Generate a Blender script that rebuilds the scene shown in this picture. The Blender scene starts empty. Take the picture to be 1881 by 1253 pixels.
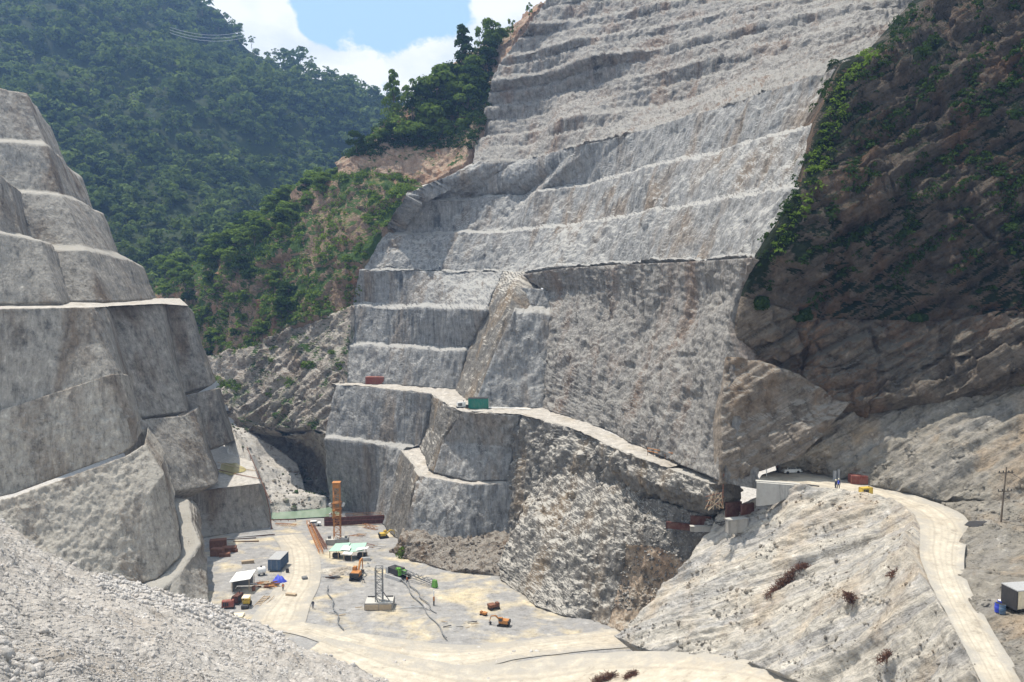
import bpy, math, random
import numpy as np
from math import radians, sin, cos, pi
rnd = random.Random(7); rs = np.random.RandomState(11)
SC = bpy.context.scene; COL = SC.collection
# ------------------------------------------------ camera, world, sun, exposure
W0, H0, F0, HOR, CAMZ = 1881., 1253., 1476., 520., 80.
CX, CY = W0/2, H0/2
TH = math.atan((CY-HOR)/F0)
cd = bpy.data.cameras.new('camera'); cam = bpy.data.objects.new('camera', cd); COL.objects.link(cam)
cd.sensor_width = 36; cd.lens = 36*F0/W0; cd.clip_start = .5; cd.clip_end = 6000
cam.location = (0, 0, CAMZ); cam.rotation_euler = (pi/2-TH, 0, 0); SC.camera = cam
SUN = np.array([-.31, .18, .93]); SUN /= np.linalg.norm(SUN)
EL = math.asin(SUN[2]); AZ = math.atan2(SUN[0], SUN[1])
w = bpy.data.worlds.new('World'); SC.world = w; w.use_nodes = True
SC.view_settings.view_transform = 'Standard'; SC.view_settings.look = 'None'; SC.view_settings.gamma = 1
SC.view_settings.exposure = .45
SC.cycles.max_bounces = 6; SC.cycles.volume_bounces = 0; SC.cycles.transparent_max_bounces = 8
SC.cycles.use_denoising = True

class NT:                                     # tiny node helper
    def __init__(s, tree): s.t = tree; s.n = tree.nodes; s.l = tree.links
    def new(s, typ, ins=None, **kw):
        n = s.n.new(typ)
        for k, v in kw.items(): setattr(n, k, v)
        for k, v in (ins or {}).items():
            if hasattr(v, 'links') or isinstance(v, bpy.types.NodeSocket): s.l.new(v, n.inputs[k])
            else: n.inputs[k].default_value = v
        return n
    def math(s, op, a, b=0., c=None, clamp=False):
        n = s.new('ShaderNodeMath', operation=op, use_clamp=clamp)
        for i, v in enumerate((a, b, c)):
            if v is None: continue
            if isinstance(v, bpy.types.NodeSocket): s.l.new(v, n.inputs[i])
            else: n.inputs[i].default_value = v
        return n.outputs[0]
    def ramp(s, fac, stops, interp='LINEAR'):
        n = s.new('ShaderNodeValToRGB', {'Fac': fac}); cr = n.color_ramp; cr.interpolation = interp
        while len(cr.elements) < len(stops): cr.elements.new(.5)
        for e, (p, c) in zip(cr.elements, stops):
            e.position = p; e.color = (c, c, c, 1) if isinstance(c, (int, float)) else (*c, 1)
        return n.outputs[0]
    def mix(s, fac, a, b, blend='MIX'):
        n = s.new('ShaderNodeMix', data_type='RGBA', blend_type=blend)
        for i, v in ((0, fac), (6, a), (7, b)):
            if isinstance(v, bpy.types.NodeSocket): s.l.new(v, n.inputs[i])
            elif isinstance(v, (tuple, list)): n.inputs[i].default_value = (*v[:3], 1)
            else: n.inputs[i].default_value = v
        return n.outputs[2]
    def noise(s, vec, scale, detail=6, rough=.55, dist=0.):
        return s.new('ShaderNodeTexNoise', {'Vector': vec, 'Scale': scale, 'Detail': detail, 'Roughness': rough, 'Distortion': dist}).outputs[0]
    def map(s, vec, scale=(1, 1, 1), rot=(0, 0, 0), loc=(0, 0, 0)):
        n = s.new('ShaderNodeMapping', {'Vector': vec}); n.inputs['Scale'].default_value = scale
        n.inputs['Rotation'].default_value = rot; n.inputs['Location'].default_value = loc
        return n.outputs[0]

def ray(px, py):
    u = (px-CX)/F0; v = (CY-py)/F0
    d = np.array([u, cos(TH)+v*sin(TH), v*cos(TH)-sin(TH)]); return d/np.linalg.norm(d)
t = NT(w.node_tree); t.n.clear()
out = t.new('ShaderNodeOutputWorld')
sky = t.new('ShaderNodeTexSky', sky_type='NISHITA', sun_disc=False, sun_elevation=EL, sun_rotation=AZ, altitude=300., air_density=1., dust_density=1., ozone_density=1.)
dirv = t.new('ShaderNodeTexCoord').outputs['Generated']
cn = t.math('MULTIPLY_ADD', t.noise(t.map(dirv, (1, 1, 1.4)), 9., 10, .6), 3.2, -.70)
dens = cn
for (px, py, r, s_) in ((585, 15, .04, .8), (640, -10, .085, 1.1), (740, -20, .085, 1.1), (820, -10, .06, .8), (575, 60, .022, .35), (690, 165, .035, .5), (610, 170, .03, .2)):
    d = ray(px, py)
    vd = t.new('ShaderNodeVectorMath', operation='DISTANCE'); t.l.new(dirv, vd.inputs[0]); vd.inputs[1].default_value = d
    g = t.new('ShaderNodeMapRange', {'Value': vd.outputs['Value'], 'From Min': r*.25, 'From Max': r*1.15, 'To Min': s_, 'To Max': 0.}, interpolation_type='SMOOTHSTEP').outputs[0]
    dens = t.math('SUBTRACT', dens, g)
# clouds gather in the part of the sky above the valley
d = ray(700, 60); vd = t.new('ShaderNodeVectorMath', operation='DISTANCE'); t.l.new(dirv, vd.inputs[0]); vd.inputs[1].default_value = d
g = t.new('ShaderNodeMapRange', {'Value': vd.outputs['Value'], 'From Min': .35, 'From Max': .8, 'To Min': .32, 'To Max': -.35}, interpolation_type='SMOOTHSTEP').outputs[0]
dens = t.math('ADD', dens, g)
cm = t.new('ShaderNodeMapRange', {'Value': dens, 'From Min': .28, 'From Max': .58}, interpolation_type='SMOOTHSTEP').outputs[0]
shade = t.noise(t.map(dirv, (1, 1, 2)), 9, 6, .5)
ccol = t.ramp(shade, [(.34, (12.2, 13., 13.8)), (.54, (16.5, 16.4, 16.2))])
skyc = t.mix(.8, sky.outputs[0], (8.6, 12.6, 15.2))
bg = t.new('ShaderNodeBackground', {'Color': t.mix(cm, skyc, ccol), 'Strength': .054})
t.l.new(bg.outputs[0], out.inputs[0])
sl = bpy.data.lights.new('sun', 'SUN'); so = bpy.data.objects.new('sun', sl); COL.objects.link(so)
sl.energy = 5.; sl.angle = radians(.5); sl.color = (1., .92, .80)
from mathutils import Vector, Matrix
so.rotation_euler = Vector(SUN).to_track_quat('Z', 'Y').to_euler(); so.location = (-200, 150, 500)

# ------------------------------------------------ geometry helpers
def rat(py):
    v = (CY-py)/F0; return (v*cos(TH)-sin(TH))/(cos(TH)+v*sin(TH))
def D(px, py, d): return (px, py, 1./d)
def Z(px, py, z): return (px, py, rat(py)/z)              # z is measured from the eye level
FA, FB = -54.6, -.08                                      # the pit floor dips gently away from the viewer
def G(px, py, dz=0.): return (px, py, (rat(py)-FB)/(FA+dz))
def U(a):
    a = np.asarray(a, float); px, py, w_ = a[..., 0], a[..., 1], a[..., 2]
    u = (px-CX)/F0; v = (CY-py)/F0; Y = cos(TH)+v*sin(TH); Zz = v*cos(TH)-sin(TH); s = 1/(w_*Y)
    return np.stack([u*s, Y*s, CAMZ+Zz*s], -1)
def P3(*a): return Vector(U(np.array(a, float)))
def FP(px, py, dz=0.): return Vector(U(np.array(G(px, py, dz))))
def mpp(d): return d/F0
_perm = rs.permutation(4096).astype(np.int64); _g = rs.normal(size=(4096, 3)); _g /= np.linalg.norm(_g, axis=1)[:, None]; _rv = rs.rand(4096)
def hsh(i, j, k): return _perm[(_perm[(_perm[i & 4095]+j) & 4095]+k) & 4095]
def perlin(p):
    i = np.floor(p).astype(np.int64); f = p-i; u = f*f*f*(f*(f*6-15)+10); r = 0
    for dx in (0, 1):
        for dy in (0, 1):
            for dz in (0, 1):
                g = _g[hsh(i[..., 0]+dx, i[..., 1]+dy, i[..., 2]+dz)]
                n = g[..., 0]*(f[..., 0]-dx)+g[..., 1]*(f[..., 1]-dy)+g[..., 2]*(f[..., 2]-dz)
                wx = u[..., 0] if dx else 1-u[..., 0]; wy = u[..., 1] if dy else 1-u[..., 1]; wz = u[..., 2] if dz else 1-u[..., 2]
                r = r+n*wx*wy*wz
    return r*1.5
def fbm(p, sc, o=4, gain=.5):
    r = 0; a = 1
    for k in range(o): r = r+a*perlin(p*(sc*2**k)+k*17.3); a *= gain
    return r
def ridged(p, sc, o=4):
    r = 0; a = 1
    for k in range(o): r = r+a*(1-2*np.abs(perlin(p*(sc*2**k)+k*9.1))); a *= .5
    return r-.9
def cells(p, sc):                                        # blocky broken rock: one value per voronoi cell, minus the crack at its edge
    q = p*sc; i = np.floor(q).astype(np.int64); b1 = np.full(q.shape[:-1], 9.); b2 = b1.copy(); v = np.zeros_like(b1)
    for dx in (-1, 0, 1):
        for dy in (-1, 0, 1):
            for dz in (-1, 0, 1):
                h = hsh(i[..., 0]+dx, i[..., 1]+dy, i[..., 2]+dz)
                c = i+np.array([dx, dy, dz])+np.stack([_rv[h], _rv[(h*7+3) & 4095], _rv[(h*13+5) & 4095]], -1)
                d = ((q-c)**2).sum(-1); m = d < b1
                b2 = np.where(m, b1, np.minimum(b2, d)); v = np.where(m, _rv[(h*29+11) & 4095], v); b1 = np.where(m, d, b1)
    e = np.sqrt(b2)-np.sqrt(b1)
    return (v-.5)*2*np.clip(e*14, 0, 1)-.25*(e < .04)
def mesh_np(name, V, Fq, mat, parent=None, smooth=False, attr=None):
    me = bpy.data.meshes.new(name); V = np.ascontiguousarray(V, dtype=np.float32).reshape(-1, 3); k = Fq.shape[1]
    me.vertices.add(len(V)); me.vertices.foreach_set('co', V.ravel())
    me.loops.add(Fq.size); me.loops.foreach_set('vertex_index', Fq.astype(np.int32).ravel())
    me.polygons.add(len(Fq)); me.polygons.foreach_set('loop_start', np.arange(0, Fq.size, k, dtype=np.int32))
    me.polygons.foreach_set('loop_total', np.full(len(Fq), k, dtype=np.int32))
    if smooth: me.polygons.foreach_set('use_smooth', np.ones(len(Fq), dtype=bool))
    me.update(calc_edges=True); me.validate()
    if attr:
        for kk, vv in attr.items():
            at = me.attributes.new(kk, 'FLOAT', 'POINT'); at.data.foreach_set('value', np.asarray(vv, np.float32).ravel())
    if mat: me.materials.append(mat)
    o = bpy.data.objects.new(name, me); COL.objects.link(o)
    if parent: o.parent = parent
    return o
def tag(o, label=None, cat=None, group=None, kind=None):
    for k, v in (('label', label), ('category', cat), ('group', group), ('kind', kind)):
        if v: o[k] = v
    return o
def resample(rows, res):
    rows = [np.array(r, float) for r in rows]; same = len({len(r) for r in rows}) == 1
    segl = [np.hypot(*np.diff(r[:, :2], axis=0).T) for r in rows]
    if same:
        m = np.mean(segl, axis=0); cs = np.r_[0, np.cumsum(m)]; n = max(3, int(cs[-1]/res)); tt = np.linspace(0, cs[-1], n)
        R = [np.stack([np.interp(tt, cs, r[:, k]) for k in range(3)], -1) for r in rows]
    else:
        n = max(3, int(np.mean([s.sum() for s in segl])/res)); R = []
        for r, s in zip(rows, segl):
            cs = np.r_[0, np.cumsum(s)]; tt = np.linspace(0, cs[-1], n); R.append(np.stack([np.interp(tt, cs, r[:, k]) for k in range(3)], -1))
    outr = []
    for a, b in zip(R[:-1], R[1:]):
        h = np.percentile(np.hypot(*(a-b)[:, :2].T), 80); k = max(1, int(h/res))
        for q in range(k): outr.append(a+(b-a)*(q/k))
    outr.append(R[-1]); return np.array(outr)
def normals(Q):
    a = np.gradient(Q, axis=0); b = np.gradient(Q, axis=1); n = np.cross(b, a); l = np.linalg.norm(n, axis=-1, keepdims=True); n = n/np.maximum(l, 1e-9)
    s = np.where((n*(Q-np.array([0, 0, CAMZ]))).sum(-1, keepdims=True) > 0, -1., 1.); return n*s   # towards the open side
def smoothg(Q, k):
    for _ in range(k):
        q = Q.copy(); q[1:-1] = (Q[:-2]+2*Q[1:-1]+Q[2:])/4; Q = q.copy(); q[:, 1:-1] = (Q[:, :-2]+2*Q[:, 1:-1]+Q[:, 2:])/4; Q = q
    return Q
SURF = {}
def wig(row, amp=2.2, seed=0, step=7.):
    a = np.array(row, float); L_ = np.r_[0, np.cumsum(np.hypot(*np.diff(a[:, :2], axis=0).T))]; n = max(len(a), int(L_[-1]/step)); tt = np.union1d(np.linspace(0, L_[-1], n), L_)
    b = np.stack([np.interp(tt, L_, a[:, k]) for k in range(3)], -1); P = np.stack([tt, tt*0+seed*7.7+a[0, 0], tt*0], -1)
    nz = fbm(P, 1/60., 4, .6)*amp; e = np.clip(np.minimum(tt, L_[-1]-tt)/20, .15, 1); b[:, 1] += nz*e; b[:, 2] *= 1+.004*fbm(P+50, 1/40., 3)*e; return [tuple(x) for x in b]
def patch(name, rows, mat, disp=None, res=3., sm=2, kind='structure', label=None, cat=None, edge=0, smooth=False, skirt=7., attr=None):
    g = resample(rows, res); Q = smoothg(U(g), sm); N = normals(smoothg(Q, 3))
    if disp is not None:
        a = disp(Q, g)
        if edge:                                            # fade the roughness out towards the rim
            ii = np.minimum(np.arange(Q.shape[0])[:, None], np.arange(Q.shape[0])[::-1][:, None]); jj = np.minimum(np.arange(Q.shape[1]), np.arange(Q.shape[1])[::-1])[None]
            a = a*np.clip(np.minimum(ii, jj)/edge, 0, 1)
        Q = Q+N*a[..., None]
    if skirt:                                               # the mass behind the face: its rims run back into the hill
        m_ = N.reshape(-1, 3).mean(0); m_ /= np.linalg.norm(m_); m_[2] = max(m_[2], .12); m_ *= skirt
        Q = np.concatenate([Q[:1]-m_, Q, Q[-1:]-m_], 0); Q = np.concatenate([Q[:, :1]-m_, Q, Q[:, -1:]-m_], 1)
    r, c = Q.shape[:2]; idx = np.arange(r*c).reshape(r, c)
    Fq = np.stack([idx[:-1, :-1], idx[1:, :-1], idx[1:, 1:], idx[:-1, 1:]], -1).reshape(-1, 4)
    o = mesh_np(name, Q, Fq, mat, smooth=smooth, attr=attr(Q) if attr else None); SURF.setdefault(name, []).append(Q[1:-1, 1:-1] if skirt else Q)
    tag(o, label, cat, None, kind if kind else None); return o
def bench(row, dy=3., step=4.):                            # the inner edge of a bench, from its outer edge
    return [(a, b-dy, 1/(1/c+step)) for a, b, c in row]

# ------------------------------------------------ materials
MATS = {}
def newmat(name):
    m = bpy.data.materials.new(name); m.use_nodes = True; t = NT(m.node_tree); t.n.clear()
    o = t.new('ShaderNodeOutputMaterial'); MATS[name] = m; return m, t, o
def rock(name, c1, c2, stain=(.3, .2, .12), st=.3, dust_sun=(.5, .49, .46), dn=(.55, .85), bump=1., streak=.16, sc=1., speck=.35, veg=None, vamt=.5, fine=1., rim=None, strata=None):
    m, t, o = newmat(name); co = t.new('ShaderNodeTexCoord').outputs['Object']; v = t.map(co, (sc, sc, sc)); vs = t.map(co, (sc, sc, sc*streak))
    big = t.noise(v, .045, 4, .6, .6); st1 = t.noise(vs, .42, 7, .65, .4); fn = t.noise(v, 1.3, 8, .7)
    f = t.math('ADD', t.math('MULTIPLY', big, .9), t.math('MULTIPLY', st1, .9)); f = t.math('ADD', f, t.math('MULTIPLY', fn, speck))
    c = t.mix(t.ramp(f, [(.66+speck*.34, 0.), (1.10+speck*.52, 1.)]), c1, c2)
    if strata:
        E_, F2, N2 = strata[0]; dp = []
        for ax, k_ in ((E_, .035), (F2, .55), (N2, .25)):
            n_ = t.new('ShaderNodeVectorMath', operation='DOT_PRODUCT'); t.l.new(co, n_.inputs[0]); n_.inputs[1].default_value = tuple(ax*k_); dp.append(n_.outputs['Value'])
        cv = t.new('ShaderNodeCombineXYZ', {0: dp[0], 1: dp[1], 2: dp[2]}).outputs[0]; sn = t.noise(cv, 1., 7, .62, .25)
        c = t.mix(t.math('MULTIPLY', t.ramp(sn, [(.46, 0.), (.60, 1.)]), strata[2]), c, strata[1]); sn2 = t.noise(cv, 3.1, 8, .7, .3); c = t.mix(.75, c, t.ramp(sn2, [(.34, .5), (.46, 1.), (.60, 1.05), (.70, 1.3)]), 'MULTIPLY')
    sm_ = t.ramp(t.noise(t.map(co, (sc, sc, sc*streak*.8), loc=(31, 7, 3)), .11, 8, .62, .3), [(.50, 0.), (.66, 1.)])
    c = t.mix(t.math('MULTIPLY', sm_, st), c, stain)
    if streak < .5:
        dr = t.ramp(t.noise(t.map(co, (sc, sc, sc*.06), loc=(77, 5, 1)), .75, 6, .7, .25), [(.36, .55), (.47, 1.), (.60, 1.), (.72, 1.3)]); c = t.mix(.75, c, dr, 'MULTIPLY')
    vv = t.new('ShaderNodeTexVoronoi', {'Vector': v, 'Scale': .9}, feature='DISTANCE_TO_EDGE').outputs['Distance']
    dk = t.ramp(t.noise(v, .5, 10, .8), [(.36, .40), (.46, .9), (.56, 1.08), (.66, 1.7)]); c = t.mix(.85*fine, c, dk, 'MULTIPLY')
    dk = t.ramp(t.noise(t.map(co, (sc, sc, sc*streak), loc=(3, 50, 9)), 1.1, 9, .8, .5), [(.33, .45), (.48, 1.), (.66, 1.45)]); c = t.mix(.7*fine*max(0., 1-streak), c, dk, 'MULTIPLY')
    gn = t.new('ShaderNodeNewGeometry').outputs['True Normal']; nz = t.new('ShaderNodeSeparateXYZ', {0: gn}).outputs[2]
    nz = t.math('ADD', nz, t.math('MULTIPLY', t.math('SUBTRACT', t.noise(v, .5, 5), .5), .5))
    if dust_sun: c = t.mix(t.ramp(nz, [(dn[0], 0.), (dn[1], 1.)]), c, dust_sun)  # faces turned up go paler: settled dust plus sun-caught bench crests painted in
    if veg:
        vm = t.ramp(t.math('ADD', t.noise(t.map(co, (1, 1, 1), loc=(5, 90, 2)), .07, 9, .68, .5), t.math('MULTIPLY', nz, .12)), [(.62-vamt*.25, 0.), (.68-vamt*.25, 1.)])
        c = t.mix(vm, c, t.mix(t.noise(v, 1.1, 6, .7), veg, tuple(x*2.2 for x in veg)))
    if rim:
        ra = t.new('ShaderNodeAttribute', attribute_name='rim').outputs['Fac']; rn = t.math('ADD', ra, t.math('MULTIPLY', t.math('SUBTRACT', t.noise(v, .35, 8, .7), .5), 2.2))
        rut = t.ramp(t.math('ADD', ra, t.math('MULTIPLY', t.noise(v, .06, 2), .35)), [(.22, 0.), (.32, .35), (.40, .05), (.52, 0.), (.60, .6), (.68, .1), (.78, .35), (.90, 0.)])
        c = t.mix(t.ramp(rn, [(.42, 0.), (.9, 1.)]), t.mix(rut, c, tuple(x*.86 for x in c1)), rim)
    b1 = t.noise(v, .7, 10, .72); bb = t.math('ADD', t.math('MULTIPLY', b1, .6 if streak < .4 else 1.), t.math('MULTIPLY', t.noise(t.map(co, (sc, sc, sc*min(streak, .12))) if streak < .4 else vs, 1.5, 8, .72), .85 if streak < .4 else .45))
    bb = t.math('ADD', bb, t.math('MULTIPLY', t.math('MINIMUM', vv, .3), .5))
    if strata: bb = t.math('ADD', bb, t.math('MULTIPLY', sn2, .8))
    bp = t.new('ShaderNodeBump', {'Strength': .9, 'Distance': .9*bump, 'Height': bb}).outputs[0]
    p = t.new('ShaderNodeBsdfPrincipled', {'Base Color': c, 'Roughness': .93, 'Normal': bp, 'Specular IOR Level': .15})
    t.l.new(p.outputs[0], o.inputs[0]); return m
M = {}
def frame_(a, b, n):                                       # along a bed, across it, out of the slope
    e = np.array(b)-np.array(a); e = e/np.linalg.norm(e); n = np.array(n, float); n -= e*(n@e); n /= np.linalg.norm(n); return e, np.cross(n, e), n
BED = frame_(U(D(1200, 1110, 151)), U(D(1600, 920, 126)), (-.45, -.45, .75)); BED2 = frame_(U(D(1340, 885, 138)), U(D(1881, 570, 134)), (-.3, -.9, .3))
BED3 = frame_(U(D(430, 720, 300)), U(D(640, 560, 291)), (-.4, -.8, .4))
M['shot'] = rock('shotcrete', (.10, .107, .116), (.262, .262, .26), (.21, .155, .105), .65, (.38, .375, .36), (.5, .75), .85, .09)
M['left'] = rock('sprayed_concrete', (.105, .10, .092), (.285, .265, .235), (.135, .095, .062), .75, (.33, .315, .285), (.5, .8), .55, .12, fine=1.)
M['left2'] = rock('rough_sprayed_rock', (.14, .125, .108), (.385, .355, .31), (.17, .12, .08), .65, (.38, .36, .32), (.5, .8), .9, .3, speck=.9, fine=1.05)
M['ledge'] = rock('ledge_dust', (.21, .20, .185), (.42, .395, .36), (.30, .25, .18), .4, None, (.5, .8), .5, 1., speck=.9)
M['upper'] = rock('broken_rock', (.078, .076, .076), (.262, .25, .236), (.23, .145, .095), .55, (.33, .32, .30), (.5, .85), 1.2, .11)
M['nose'] = rock('warm_sunlit_rock', (.18, .172, .16), (.44, .415, .365), (.36, .25, .14), .5, (.50, .475, .43), (.55, .85), 1.1, .3, speck=1.)  # warm rock of the nose, also the painted sunlight on buttress sides
M['brown'] = rock('brown_rock', (.20, .155, .115), (.42, .335, .255), (.28, .16, .09), .7, (.46, .42, .36), (.6, .9), 1.2, .2, speck=.8)
M['gorge'] = rock('gorge_rock', (.12, .105, .09), (.45, .41, .365), (.28, .18, .11), .5, (.46, .43, .385), (.5, .8), 1.6, .8, veg=(.03, .055, .014), vamt=.14, strata=(BED3, (.17, .14, .115), .55))
M['knob'] = rock('brownish_rock', (.10, .088, .075), (.29, .25, .21), (.26, .17, .10), .6, (.36, .33, .29), (.55, .85), 1.6, .5, strata=(BED2, (.20, .17, .14), .5))
M['spur'] = rock('spur_soil', (.10, .08, .055), (.28, .20, .145), (.27, .12, .06), .6, (.13, .14, .05), (.4, .7), 1.5, .8, veg=(.028, .052, .012), vamt=.42)
M['redcliff'] = rock('red_rock', (.15, .095, .07), (.38, .27, .20), (.34, .15, .07), .7, (.38, .31, .24), (.5, .8), 1.5, .5, veg=(.025, .05, .012), vamt=.05)
M['dark'] = rock('shaded_cliff_rock', (.022, .019, .017), (.135, .11, .088), (.18, .095, .05), .6, (.12, .105, .085), (.5, .8), 2.2, .6, speck=.8, veg=(.008, .014, .005), vamt=.36, strata=(BED2, (.028, .027, .022), .5))  # natural cliff rock, coloured darker to carry the shade lying on it
M['shade'] = rock('shaded_brown_rock', (.05, .043, .036), (.215, .18, .145), (.25, .15, .09), .6, (.18, .165, .14), (.5, .8), 2., .6, speck=.8, strata=(BED2, (.045, .042, .036), .55))  # brown rock of the lower cliff, its shade mixed into the colour
M['slope'] = rock('scree', (.27, .25, .215), (.55, .49, .405), (.42, .295, .175), .5, None, (.93, 1.), 1.0, .7, speck=1., strata=(BED2, (.32, .305, .285), .45))
M['slope2'] = rock('grey_scree', (.30, .285, .26), (.545, .51, .45), (.46, .35, .23), .5, None, (.93, 1.), 1., .7, speck=.8, strata=(BED, (.34, .34, .35), .6), fine=.85)
M['gravel'] = rock('pale_gravel', (.25, .245, .235), (.46, .44, .41), (.38, .33, .25), .3, None, (.9, 1.), .5, 1., sc=1.6, speck=.9)
M['spoil'] = rock('spoil_heap', (.27, .255, .24), (.47, .445, .415), (.38, .32, .26), .4, None, (.9, 1.), .5, 1., sc=2., speck=.9)
M['rubble'] = rock('rubble_stone', (.25, .245, .24), (.54, .52, .50), (.40, .34, .28), .4, None, (.9, 1.), .4, 1., sc=2.5, speck=.9, fine=.8)
M['floor'] = rock('pit_floor', (.29, .285, .28), (.54, .52, .49), (.56, .475, .32), .85, None, (.9, 1.), .5, 1., sc=.9, speck=1., fine=.8)
M['road'] = rock('dust_road', (.36, .325, .27), (.48, .435, .36), (.40, .345, .27), .5, None, (.9, 1.), .3, 1., sc=.9, speck=.9, fine=.7, rim=(.35, .33, .295))
M['hill'] = rock('forest_soil', (.012, .022, .010), (.03, .045, .016), (.04, .045, .02), .3, None, (.9, 1.), 1., 1.)
M['concrete'] = rock('concrete', (.26, .25, .24), (.36, .35, .33), (.26, .22, .17), .3, (.45, .44, .41), (.7, .9), .08, .3, fine=.3)

# ------------------------------------------------ terrain
def flute(q, a=1.): return (1-2*np.abs(perlin(q*np.array([.55, .55, .05]))))*a+(1-2*np.abs(perlin(q*np.array([1.1, 1.1, .12])+9)))*a*.5
def dshot(q, g): return fbm(q, .05, 3)*.9+cells(q*np.array([1, 1, .45]), .22)*.3+flute(q, .22)+fbm(q*np.array([1, 1, .35]), .5, 3)*.4
def drough(q, g): return fbm(q, .035, 3)*1.1+cells(q*np.array([1, 1, 1.3]), .13)*.4+cells(q, .33)*.3+flute(q, .45)+fbm(q, .5, 3)*.45
def dleft(q, g):
    lo = np.clip((g[..., 1]-(745-g[..., 0]*.12))/40+perlin(q*.12)*1.5, 0, 1)*np.clip((275-g[..., 0])/25, .15, 1)
    return fbm(q, .035, 2)*.6+fbm(q*np.array([1, 1, .5]), .15, 4)*.4+flute(q, .1)+lo*(fbm(q*np.array([1, 1, .6]), 1.1, 3)*.28+cells(q*np.array([1, 1, .5]), .8)*.14+flute(q, .2))
def dbeds(q, fr, a=1.):
    p = np.stack([q@fr[0]*.03, q@fr[1]*.22, q@fr[2]*.12], -1); p2 = p*2.3+7; return a*((1-2*np.abs(perlin(p*1.)))*1.1+(1-2*np.abs(perlin(p2)))*.55+fbm(p*4, 1., 3)*.45)
def dnat(q, g): return fbm(q, .03, 4)*3.2+cells(q, .1)*1.2+dbeds(q, BED3, 1.1)+cells(q, .35)*.35+fbm(q, .6, 3)*.4
def dscree(q, g): return fbm(q, .05, 3)*1.0+fbm(q, .3, 4)*.35+cells(q, .7)*.12
def dfloor(q, g): return fbm(q*np.array([1, 1, 0]), .06, 4)*.3

# the great right-hand wall: rows are its bench edges, lowest last
L = [wig(r_, 2.2, k_) for k_, r_ in enumerate([
 [Z(1040, -60, 128), Z(1120, -80, 128), Z(1300, -130, 128), Z(1550, -180, 128), Z(1800, -220, 128)],
 [Z(1010, -5, 112), Z(1080, -15, 112), Z(1290, -50, 112), Z(1500, -100, 112), Z(1760, -150, 112)],
 [Z(975, 45, 99), Z(1060, 38, 99), Z(1130, 25, 99), Z(1290, -8, 99), Z(1500, -45, 99), Z(1720, -90, 99)],
 [Z(930, 105, 88), Z(985, 92, 88), Z(1060, 72, 88), Z(1150, 62, 88), Z(1290, 30, 88), Z(1500, -12, 88), Z(1712, -50, 88)],
 [Z(905, 150, 78), Z(954, 141, 78), Z(1021, 131, 78), Z(1081, 104, 78), Z(1200, 90, 78), Z(1350, 55, 78), Z(1500, 22, 78), Z(1698, -5, 78)],
 [Z(894, 201, 68), Z(964, 191, 68), Z(1008, 184, 68), Z(1130, 150, 68), Z(1290, 112, 68), Z(1450, 75, 68), Z(1560, 50, 68), Z(1680, 45, 68)],
 [Z(880, 258, 55), Z(941, 250, 55), Z(994, 241, 55), Z(1025, 221, 55), Z(1105, 206, 55), Z(1175, 201, 55), Z(1250, 188, 55), Z(1350, 155, 55), Z(1450, 127, 55), Z(1620, 95, 55)],
 [Z(867, 303, 43), Z(954, 297, 43), Z(1021, 281, 43), Z(1081, 265, 43), Z(1155, 248, 43), Z(1212, 228, 43), Z(1300, 204, 43), Z(1418, 164, 43), Z(1518, 137, 43), Z(1552, 118, 43)],
 [Z(745, 358, 30.7), Z(800, 364, 30.7), Z(860, 366, 30.7), Z(964, 360, 30.7), Z(990, 350, 30.7), Z(1038, 346, 30.7), Z(1105, 332, 30.7), Z(1155, 318, 30.7), Z(1300, 281, 30.7), Z(1450, 245, 30.7), Z(1503, 228, 30.7)],
 [Z(700, 432, 17.6), Z(820, 430, 17.6), Z(935, 425, 17.6), Z(1040, 415, 17.6), Z(1150, 398, 17.6), Z(1300, 372, 17.6), Z(1477, 341, 17.6)],
 [D(660, 497, 288), D(780, 499, 282), D(900, 500, 270), D(965, 502, 250), D(1040, 490, 225), D(1150, 484, 200), D(1280, 478, 168), D(1398, 472, 142)],
])]
def even(r_, n=60):
    a = np.array(r_, float); cs = np.r_[0, np.cumsum(np.hypot(*np.diff(a[:, :2], axis=0).T))]; tt = np.linspace(0, cs[-1], n); return np.stack([np.interp(tt, cs, a[:, k]) for k in range(3)], -1)
rows = [L[0]]
def addbench(row, dy, st): rows.append(bench(row, dy, st)); rows.append(row)
for k, r in enumerate(L[1:8]):
    mid = wig([tuple(x) for x in (even(bench(r, 2.2, 5.))*.5+even(L[k])*.5)], 1.6, 30+k)
    if k not in (0,): addbench(mid, 1.6, 2.2)
    addbench(r, 2.2, 4.)
patch('terraced_cliff', rows, M['upper'], drough, 2.6, 1)
rows = [L[7]]; addbench(L[8], 2, 4.); addbench(L[9], 2.2, 4.); addbench(L[10], 2.2, 4.)
patch('terraced_cliff', rows, M['shot'], dshot, 2.6, 1)
# left stack of benches under it, down to the lower bench
A2 = [Z(650, 562, -8.2), Z(740, 564, -8.2), Z(820, 566, -8.2), Z(895, 569, -8.2)]
A1 = [Z(641, 634, -21.7), Z(740, 638, -21.7), Z(790, 641, -21.7), Z(858, 645, -21.7)]
A0 = [Z(618, 702, -34), Z(700, 706, -34), Z(770, 710, -34), Z(842, 716, -34)]
A3 = [D(660, 497, 288), D(780, 499, 282), D(850, 500, 276), D(925, 501, 262)]
A2 = wig(A2, 2, 1); A1 = wig(A1, 2, 2)
def up(r, dy, st): return [(a, b-dy, 1/(1/c+st)) for a, b, c in r]
patch('terraced_cliff', [A3, up(A2, 3, 4), A2, up(A1, 3, 4), A1, A0], M['shot'], dshot, 2.6, 1)
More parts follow.
